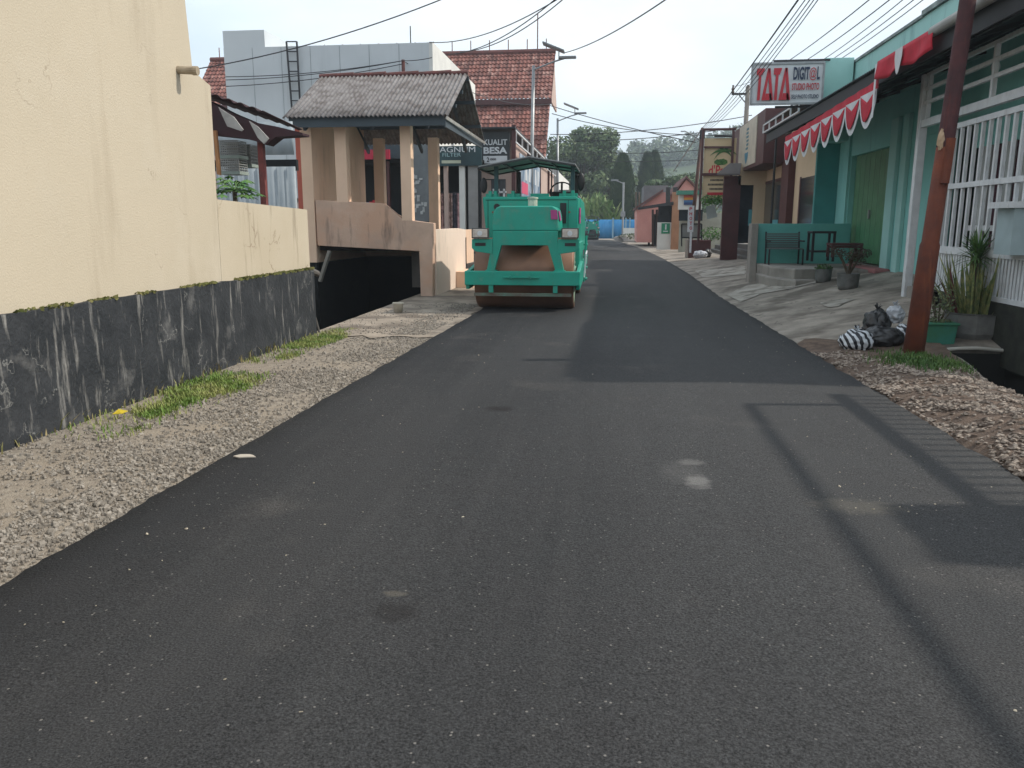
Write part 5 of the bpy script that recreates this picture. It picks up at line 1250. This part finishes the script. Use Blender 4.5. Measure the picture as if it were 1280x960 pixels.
for k in range(9):
    t=-.35+k*.48
    l=.42+.14*(k%2); d=Vector((math.cos(t),0,math.sin(t)*.55+.30)); up_=[];dn_=[]
    for i in range(6):
        u=i/5; q=ctr+d*l*u-Vector((0,0,.40*u*u)); w2_=.075*(1-u)**.6*(.5+min(1,u*3)*.5); up_.append(q+Vector((-d.z,0,d.x)).normalized()*w2_); dn_.append(q-Vector((-d.z,0,d.x)).normalized()*w2_)
    gb_.prism(up_+dn_[::-1],(0,-.006-.001*k,0))
gb_.build('palm_print',mat('palm_green_print',(.05,.16,.03),.6,(.02,.07,.02),vs=9),ps)
b=MB(); b.blob(PY(901,202.5,YB+.05),(.25,.012,.11),3,.3,3,16,8); b.build('bush_print',mat('bush_green_print',(.02,.08,.02),.6,(.08,.2,.04),vs=9),ps)
lt("d'Pati",(885.5,219),(912,206),YB+.055,redp,ps,.015)
b=MB()
for k,(x0,x1,yy) in enumerate(((888,906,224),(885,912,229.5),(887,910,235))):
    q0,q1=PY(x0,yy,YB+.055),PY(x1,yy+2.2,YB+.055); n=int((x1-x0)/1.6)
    for j in range(n): u=j/n; b.box(q0.x+(q1.x-q0.x)*u,q0.x+(q1.x-q0.x)*(u+.68/n),YB+.05,YB+.058,q1.z,q0.z)
b.build('small_print_marks',blk,ps)
yb((884,240.5),(913,244),YB+.052,.006,'red_strip',redp,ps)
# hanging plants and white banner below
b=MB(); 
for px in (884,893,902): leafy(b,PY(px,250,YB-.3),(.28,.2,.22),160,.05,int(px))
b.build('hanging_plants',mat('bright_leaf',(.08,.20,.03),.6,(.04,.12,.02),vs=3),label='row of bright green hanging plants beneath the palm sign',cat='plants')
MB().prism([PY(882,258,34),PY(893,256,34),PY(897,271,34),PY(884,274,34)],(0,.02,0)).build('cloth_banner',mat('pale_banner',(.42,.47,.46),.7),label='small tilted white cloth banner below the hanging plants',cat='banner')
# maroon planter box with bag
b=PG(870,322); pbx=thing('maroon_planter','maroon brick planter box at the foot of the leaning utility pole','planter',(b.x,b.y,b.z))
q0=PY(861,300,b.y); q1=PY(888,323,b.y); box('box',maroon,(q0.x,q1.x,b.y,b.y+.7,q1.z-.1,q0.z),pbx,bevel=.02); box('cement_edge',concrete,(q0.x-.08,q0.x,b.y-.02,b.y+.7,q1.z-.1,q0.z+.03),pbx)
bb_=MB(); leafy(bb_,PY(890,292,b.y+.5),(.55,.3,.35),420,.05,4); bb_.build('leafy_bush',mat('bright_leaf',(.08,.20,.03)),label='bright green leafy bush behind the maroon planter',cat='bush')
bag('carrier_bag','white refuse bags beside the maroon planter',876,323,(.32,.2,.18),whp,9,False)
bag('bin_bag','dark refuse bag beside the white bags at the maroon planter',885,322,(.16,.15,.20),bkp,11,False)
# entrance steps of beige shop
b=MB(); s0=PG(905,318)
for k in range(3): b.box(s0.x+.25*k-.1,XS+.0,27.5,s0.y+5-.2*k,.0,.35+.2*k)
b.build('shop_steps',mat('dark_step_concrete',(.12,.115,.11),.9,(.08,.08,.075)),label='grey concrete entrance steps of the beige shop',cat='steps',bevel=.02)
# leaning utility pole
pb=PG(861,320); pt_=PY(878,160,pb.y)
up=thing('utility_pole','thin dark leaning utility pole with curved lamp arm at the planter','utility pole',(pb.x,pb.y,pb.z))
MB().tube([pb,pt_],[.11,.07],10).build('shaft',mat('dark_brown_pole',(.06,.035,.03),.8,(.10,.04,.03),vs=3),up,smooth=True)
q=PY(878,170,pb.y); MB().tube([q+Vector((.1,0,-.35)),q+Vector((-.45,0,.05)),q+Vector((-.8,0,.22)),q+Vector((-1.0,0,.22))],.03,6).build('lamp_arm',gal,up)
b=MB(); b.box(pt_.x-.12,pt_.x+.12,pb.y-.12,pb.y-.05,pt_.z-.5,pt_.z-.1); b.build('fuse_box',darkm,up)
gy=thing('guy_wire','taut diagonal stay wire from the leaning pole top to the roofs','wire',PY(850,215,45)); MB().tube([pt_,PY(842,214,56)],.035,6).build('strand',gal,gy)
# crossarm pole
YC=42; c=PY(934,124,YC)
cp=thing('crossarm_pole','concrete electricity pole with insulator crossarm behind the shops','utility pole',(c.x,YC,0))
MB().tube([(c.x,YC,0),(c.x,YC,c.z+.6)],[.16,.1],8).build('shaft',concrete,cp); MB().bar((c.x-.75,YC,c.z+.25),(c.x+.8,YC,c.z+.25),.09).build('crossarm',darkm,cp)
for dx in (-.7,0,.75):
    MB().lathe((c.x+dx,YC,c.z+.28),[(.05,0),(.09,.06),(.05,.12),(.08,.2),(.04,.3),(.05,.38)],8).build('insulator',mat('brown_insulator',(.08,.06,.05),.3),cp)
MB().bar((c.x-.4,YC,c.z+.2),(c.x,YC,c.z-.25),.04).bar((c.x+.45,YC,c.z+.2),(c.x,YC,c.z-.25),.04).build('brace',darkm,cp)
# ---------------------------------------------------------------- white gateway and pink house
YH=47.0
gh=thing('gateway','white and tan gateway with green notice and dark flat canopy','gateway',(PY(832,300,YH).x,YH,.3))
yb((822,278),(841,312),YH,.35,'white_wall',whitew,gh); yb((823,257),(840,278),YH+.05,.1,'grille',darkin,gh)
g_=yb((827,279),(837,292),YH-.03,.03,'green_notice',flat('green_notice',(.02,.22,.12)),gh)
yb((831.5,280.5),(833,287),YH-.04,.01,'notice_figure',signw,gh)
yb((829,288.5),(835,289.7),YH-.04,.01,'notice_text_bar',signw,gh)
yb((841,240),(849,312),YH-.2,.5,'tan_pillar',mat('tan_pillar_paint',(.42,.22,.13),.8),gh)
b=MB(); b.prism([PY(798,259,YH+1),PY(842,252,YH-.5),PY(842,256,YH-.5),PY(798,262,YH+1)],(0,1.5,0)); b.build('flat_canopy',darkroof,gh)
b=MB()
for px in (816,821): b.bar(PY(px,262,YH+.3),PY(px,308,YH+.3),.12)
b.build('door_posts',mat('dark_brown_wood',(.05,.03,.025),.8),gh)
yw=thing('yard_wall','pale greenish yard wall between gateway and palm sign','wall',(PY(880,290,YH-2).x,YH-2,.3)); box('wall',mat('pale_green_grey_wall',(.36,.36,.30),.9),(PY(849,290,YH-2).x,PY(905,290,YH-2).x,YH-2,YH-1.8,.0,PY(870,266,YH-2).z),yw)
# kiosk with coloured panel
kk=thing('green_kiosk','green and white kiosk front with striped colour panel above the wall','kiosk',(PY(862,260,44).x,44,0))
yb((849,240),(877,262),44.2,.5,'body',whitew,kk); yb((847,238),(879,243),43.9,.9,'roof_edge',flat('green_trim',(.06,.22,.16)),kk)
for k,cc in enumerate(((.45,.08,.04),(.55,.25,.03),(.06,.15,.3),(.03,.06,.16))): yb((855,244+k*3),(869,247+k*3),44.1,.05,'colour_stripe',flat('stripe_%s'%'abcd'[k],cc),kk)
yb((849,262),(878,276),44.3,.1,'window',glass,kk)
# PHOTO vertical sign
YP=34.2; pv_=thing('vertical_sign','narrow white vertical sign with red letters PHOTO beside the leaning pole','sign',(PY(865,275,YP).x,YP,.5))
yb((860.5,257),(866.5,290),YP,.06,'panel',signw,pv_); yb((862.5,290),(864,316),YP+.01,.04,'post',whitep,pv_)
for k,ch in enumerate('PHOTO'): lt(ch,(861.8,263.2+k*6),(865.3,259+k*6),YP-.006,redp,pv_,.03)
# notice board with frame (a-frame)
nb=thing('display_board','dark framed grey display board standing in the yard behind the planter','board',(PY(870,300,38).x,38,.4))
yb((853,281),(876,297),38,.04,'panel',mat('grey_board',(.22,.23,.22),.5),nb)
b=MB(); 
for p,q in (((852,280),(877,280)),((852,280),(852,308)),((877,280),(877,306)),((852,297),(877,297))): b.bar(PY(*p,37.98),PY(*q,37.98),.06)
b.build('frame',blk,nb)
# pink house
ph=thing('pink_house','pink walled house with brown gable roofs behind the gateway','house',(PY(850,280,56).x,58,0))
pinkp=mat('pink_house_paint',(.72,.36,.31),.85,(.62,.29,.25),vs=.8)
def gable(p_l,p_r,apex,base,Y,dep,nm,m_,par):
    pts=[PY(p_l[0],base,Y),PY(*p_l,Y),PY(*apex,Y),PY(*p_r,Y),PY(p_r[0],base,Y)]; return MB().prism(pts,(0,dep,0)).build(nm,m_,par)
gable((845,242),(876,243),(858,224),300,56,8,'gable_wall',pinkp,ph)
def slab(p,q,Y,dep,nm,m_,par,th=.15): a=PY(*p,Y); c=PY(*q,Y); return MB().prism([a,c,c+Vector((0,0,th)),a+Vector((0,0,th))],(0,dep,0)).build(nm,m_,par)
slab((842,243),(858,222.5),55.7,8.5,'roof',ridgem,ph); slab((858,222.5),(880,246),55.7,8.5,'roof',ridgem,ph)
MB().prism([PY(796,303,60),PY(796,262,60),PY(828,240,60),PY(845,242,60),PY(845,303,60)],(0,6,0)).build('side_wall',pinkp,ph)
slab((794,262),(829,239),59.6,6.5,'roof',ridgem,ph)
yb((805,232),(834,262),67,5,'grey_roof',mat('grey_shingle',(.17,.17,.175),.9,(.13,.13,.135)),ph)
box('door',darkin,(PY(815,300,59.9).x,PY(821,300,59.9).x,59.9,60,0,2.3),ph)
b=MB()
for px in (835,844): b.bar(PY(px,234,55),PY(px,262,55),.28)
b.build('chimney_posts',flat('black_post',(.03,.03,.03)),label='pair of dark posts standing between the pink roofs',cat='posts')
# posts + shrub at far kerb
b=MB()
for px in (795,799): 
    b.tube([PZ(px,299,0),PY(px,240,PZ(px,299,0).y)],.12,6)
b.build('timber_posts',bark,label='pair of tall thin timber trunks at the far right kerb',cat='posts')
kp=PZ(783,302.5); b=MB(); b.blob((kp.x+.9,kp.y+1,0.05),(1.9,2.6,.55),3,.2,2,20,10); b.build('kerb_island',concrete,label='low pale kerb island at the bend under the white lamp',cat='kerb',smooth=True)
b=MB(); leafy(b,(kp.x+.6,kp.y,.45),(1.4,1.2,.35),500,.1,2); leafy(b,PZ(800,298)+Vector((0,0,.5)),(1.6,1.0,.6),500,.1,3); b.build('kerb_shrub',mat('dull_green_leaf',(.06,.09,.03),.8,(.12,.12,.06),vs=1),label='low green shrubs around the kerb island',cat='shrub')
# blue fence & white wall far
YF=92.0
bf=thing('blue_fence','bright blue sheet fence across the far end of the road','fence',(0,YF,0))
xL=PY(722,290,YF).x; xR=PY(806,290,YF).x; zt_=PY(760,274.5,YF).z
corr('sheets',mat('bright_blue_sheet',(.03,.24,.50),.6,(.025,.19,.42),vs=.5),(xL-6,YF,zt_),(xR-xL+8,0,0),(0,0,-zt_),.5,.04,bf,sub=4)
b=MB()
for px in (732,747,766,782,787,804): xx=PY(px,290,YF).x; b.box(xx-.08,xx+.08,YF-.15,YF-.05,0,zt_+.2)
b.build('posts',flat('pale_blue_post',(.25,.4,.5)),bf)
box('white_wall',whitew,(PY(778,290,88).x,PY(812,290,88).x,88,88.3,0,PY(790,285,88).z),None,label='low white wall in front of the blue fence behind the lamp pole',cat='wall')
p=PZ(773,297); MB().lathe((p.x,p.y,0),[(.2,0),(.2,.3),(.12,.35),(.1,1.3),(.0,1.35)],8).build('traffic_post',mat('pink_post',(.6,.22,.22)),label='pinkish warning post at the road bend',cat='post')
# white parked van-like truck shape at bend (small pale car)
def scooter():
    p=PG(811,307); r=thing('scooter','parked dark and silver motor scooter beside the gateway','scooter',(p.x,p.y,p.z)); x,y,z=p.x,p.y,p.z
    for yy in (y-.6,y+.6):
        pts=[(x,yy+.25*math.cos(t*math.pi/8),z+.27+.25*math.sin(t*math.pi/8)) for t in range(17)]; w_=MB().tube(pts,.05,6,False).build('wheel',blk,r); MB().tube([(x-.03,yy,z+.27),(x+.03,yy,z+.27)],.13,10).build('rim',gal,w_)
    b=MB(); b.prism([(x-.12,y-.45,z+.3),(x-.12,y+.5,z+.32),(x-.12,y+.75,z+.72),(x-.12,y+.1,z+.74),(x-.12,y-.1,z+.45),(x-.12,y-.35,z+.45),(x-.12,y-.45,z+1.0),(x-.12,y-.6,z+.9)],(.24,0,0)); b.build('body',mat('silver_scooter_paint',(.32,.34,.36),.3,(.1,.1,.12),vs=2),r,bevel=.03)
    MB().box(x-.12,x+.12,y+.05,y+.75,z+.74,z+.84).build('seat',blk,r,bevel=.03)
    MB().tube([(x-.32,y-.42,z+1.05),(x,y-.5,z+1.0),(x+.32,y-.42,z+1.05)],.03,6).build('handlebar',blk,r)
    MB().box(x-.14,x+.14,y-.66,y-.5,z+.85,z+1.05).build('headlight',signw,r,bevel=.03)
    MB().tube([(x-.35,y-.42,z+1.05),(x-.38,y-.42,z+1.25)],.05,6).build('mirror',blk,r)
scooter()
# ================================================================ TREES
def bigtree(name,label,c,H_,rad,n,s,m_,seed,nb=14,group=None,trunk=.35):
    rr=random.Random(seed); c=Vector(c); t_=thing(name,label,'tree',c,group)
    tr=MB(); tr.tube([c,c+Vector((0,0,H_*.3)),c+Vector((.3,0,H_*.55))],[trunk,trunk*.75,trunk*.4],8)
    cr_=MB()
    for k in range(nb):
        a=rr.uniform(0,6.28); u=rr.random()**.6; zz=rr.uniform(-.8,1); rrz=math.sqrt(max(.08,1-zz*zz*.85))
        q=c+Vector((math.cos(a)*rad[0]*u*rrz,math.sin(a)*rad[1]*u*rrz,H_*.62+zz*rad[2]))
        sz=rr.uniform(.26,.42); leafy(cr_,q,(rad[0]*sz,rad[1]*sz,rad[2]*sz*.8),n//nb,s,seed*100+k)
        tr.tube([c+Vector((0,0,H_*.3)),c.lerp(q,.6)+Vector((0,0,H_*.12)),q],[trunk*.4,trunk*.2,.04],5)
    tr.build('trunk',bark,t_); cr_.build('crown',m_,t_); return t_
p=PZ(730,296); Yt=112
c=PY(728,300,Yt); bigtree('broadleaf_tree','large spreading broadleaf tree behind the bright banana clump',(c.x,Yt,0),13.2,(6.3,5,5.0),21000,.30,lf_big,5,40)
c=PY(758,300,118); bigtree('broadleaf_tree','lower dark tree between the big tree and the cypress',(c.x,118,0),7.5,(3.6,3,3.0),4000,.26,lf_big,6,14)
c=PY(797,300,125); bigtree('broadleaf_tree','shaded tree filling the gap between the two cypresses',(c.x,125,0),7.5,(3.5,3,3.2),3000,.26,lf_cyp,8,14)
def cypress(label,px,ytop,Y,w_,seed):
    c=PY(px,300,Y); top=PY(px,ytop,Y).z; t_=thing('cypress_tree',label,'tree',(c.x,Y,0),'columnar cypresses'); rr=random.Random(seed)
    MB().tube([(c.x,Y,0),(c.x,Y,top*.9)],[.3,.05],8).build('trunk',bark,t_); b=MB()
    for k in range(16000):
        z=rr.random()**.9; prof=min(1,z*6+.75)*(1-max(0,z-.66)/.34*.97)**.55; a=rr.uniform(0,6.28)
        lob=1+.35*mn.noise(Vector((math.cos(a)*2,math.sin(a)*2,z*5+seed)))
        r_=w_*prof*lob*(rr.random()**.35); q=Vector((c.x+r_*math.cos(a),Y+r_*math.sin(a),.8+z*(top-.8)))
        d=Vector((math.cos(a)*.5,math.sin(a)*.5,1)).normalized(); s_=Vector((-math.sin(a+rr.uniform(-1,1)),math.cos(a),0)); l=rr.uniform(.2,.5)
        b.face([q-s_*.07,q+s_*.07,q+d*l])
    b.build('crown',lf_cyp,t_)
cypress('broad dark cypress behind the white far lamp pole',776,194,100,1.45,1)
cypress('left tip of the paired cypresses further back',806,192,118,1.35,2)
cypress('right tip of the paired cypresses beside the roofs',815,190,119,1.35,3)
# banana / bamboo clump
cl=MB(); rr=random.Random(3)
for k in range(420):
    px=rr.uniform(726,771); Y=rr.uniform(98,104); top=rr.uniform(236,268); q=PY(px,278,Y); h=PY(px,top,Y).z
    b0=Vector((q.x,Y,rr.uniform(.3,h*.7))); 
    for j in range(5): blade(cl,b0,rr.uniform(0,6.28),rr.uniform(.6,1.4),(h-b0.z)*rr.uniform(.5,1.0)+.6,.16,0,rr.uniform(.1,.5),4)
cl.build('banana_thicket',lf_bam,label='bright green banana and bamboo thicket behind the blue fence',cat='thicket',kind='stuff')
# shrubs skyline at right and hill
hb=MB()
def hz(x,y):
    q=Vector((x,y)); 
    base=sm(170,420,y)*34*(math.exp(-((x-75)/130)**2)+.25)+6*mn.noise(Vector((x*.012,y*.012,1)))*sm(150,250,y)
    return base-.5
hb.grid(60,40,lambda a,b:(-350+a*900,140+b*700,hz(-350+a*900,140+b*700)))
hb.build('hills',mat('grassy_hill',(.06,.09,.045),.95,(.04,.065,.03),vs=.03),kind='structure',smooth=True)
hw=MB()
for k in range(620):
    y=rr.uniform(180,480); x=rr.uniform(-20,200)*(y/400); 
    if mn.noise(Vector((x*.03,y*.03,4)))<-.12 : continue
    z=hz(x,y); s_=rr.uniform(2.2,5.0); leafy(hw,(x,y,z+s_*.9),(s_,s_,s_*1.0),90,1.0,k)
hw.build('hillside_woods',lf_hill,label='scattered woods covering the hazy hillside',cat='woods',kind='stuff')
for k,(px,Y,h,lab) in enumerate(((838,95,8.0,'spreading low tree above the pink house roofs'),(858,100,8.5,'tree behind the pink gable near the leaning pole'),(884,90,6.0,'tree crown behind the palm sign post'))):
    c=PY(px,300,Y); bigtree('roadside_tree',lab,(c.x,Y,0),h,(3.6,3,1.8),2600,.2,lf_big,20+k,10)
# ================================================================ CABLES
cabm=flat('cable_rubber',(.035,.035,.04),.7)
def cable(P,Q,sag,lab,grp,r=.014,n=16):
    P=Vector(P);Q=Vector(Q); pts=[]
    for k in range(n+1):
        u=k/n; pts.append(P.lerp(Q,u)-Vector((0,0,sag*4*u*(1-u))))
    MB().tube(pts,r,5).build('overhead_cable',cabm,label=lab,cat='cable',group=grp)
# right bundle: from far poles toward the camera's upper right
A=pt_; Cq=Vector((c.x,0,0))
Ca=PY(934,124,YC)
G1='power lines along the right side of the road'
for i,(x0,xo,yy) in enumerate(((1003,0,0),(1012,.0,0),(1018,0,0),(1023,0,0),(1028,0,0))):
    q=PY(x0,-8,12+i*.15); cable(A+Vector((0,0,-.05*i)),q,.10+.06*i,'black cables of the bundle rising from the leaning pole over the studio sign',G1,.008 if i else .014)
for i,(x0) in enumerate((1096,1122)):
    cable((Ca.x-.7+i*.7,YC,Ca.z+.6),PY(x0,-8,14),.3,'thin wires rising from the crossarm pole past the mint parapet','wires from the crossarm pole',.010)
for i,(x0) in enumerate((1138,1152,1164)):
    cable((Ca.x+.75,YC,Ca.z+.6-.2*i),PY(x0,-8,16.5),.35,'wires passing just above the mint parapet','wires above the mint parapet',.010)
# left / centre
cable(PY(222,90,24),PY(565,-6,24),.25,'single cable crossing the grey wall up to the top of the frame',None,.018)
G3='thin cables drooping across the grey wall and roofs'
for y0,y1 in ((94,76),(98,76),(106,80)):
    cable(PY(282,y0+2,27.6),PY(503,y1,27.6),.12,'thin cables drooping across the grey wall to the small roof pipe',G3,.014)
cable(PY(503,76,27.6),PY(540,72,27.6),.03,'short cable joining the roof pipe to the grey wall corner',None,.014)
cable(PY(503,76,27.6),PY(690,130,46),.5,'cable drooping from the roof pipe past the tiled roof',None,.014)
pc_=PY(503,76,27.6); MB().tube([(pc_.x,27.7,5.0),(pc_.x,27.7,pc_.z+.05)],.06,8).build('roof_pipe',ridgem,label='short brown service pipe standing behind the shelter ridge',cat='pipe')
G4='cables fanning from the grey wall corner to the top of the frame'
for (x1,y1,x0,y0) in ((705,-6,537,53),(700,-6,560,68),(712,-8,575,65)):
    cable(PY(x0,y0,28),PY(x1,y1,20),.3,'cables fanning up from the white wall corner over the tiled roof',G4,.014)
cable(PY(706,66,31.7),PY(840,-6,18),.15,'single cable from the nearer street lamp head up to the top right',None,.016)
G5='wires spanning the road beyond the roller'
for (x0,y0,Ya,x1,y1,Yb,s_) in ((688,132,46,870,178,36,.1),(688,168,46,940,144,42,.25),(688,176,46,940,156,42,.25),(720,188,60,880,187,50,.2),(745,201,70,880,199,55,.1),(690,142,46,930,168,42,.4)):
    cable(PY(x0,y0,Ya),PY(x1,y1,Yb),s_,'thin wires spanning the sky across the road beyond the roller',G5,.02)
# ================================================================ HAZE
hzb=MB().box(-340,560,-20,900,-3,62)
hm=bpy.data.materials.new('haze_air'); hm.use_nodes=True; ht=hm.node_tree; ht.nodes.clear(); pvn=ht.nodes.new('ShaderNodeVolumePrincipled'); on=ht.nodes.new('ShaderNodeOutputMaterial')
pvn.inputs['Color'].default_value=(.80,.90,1,1); pvn.inputs['Density'].default_value=.0009; pvn.inputs['Anisotropy'].default_value=.2; ht.links.new(pvn.outputs['Volume'],on.inputs['Volume'])
hzb.build('haze',hm,label='pale blue haze veiling the distant hill and trees',cat='haze',kind='stuff')
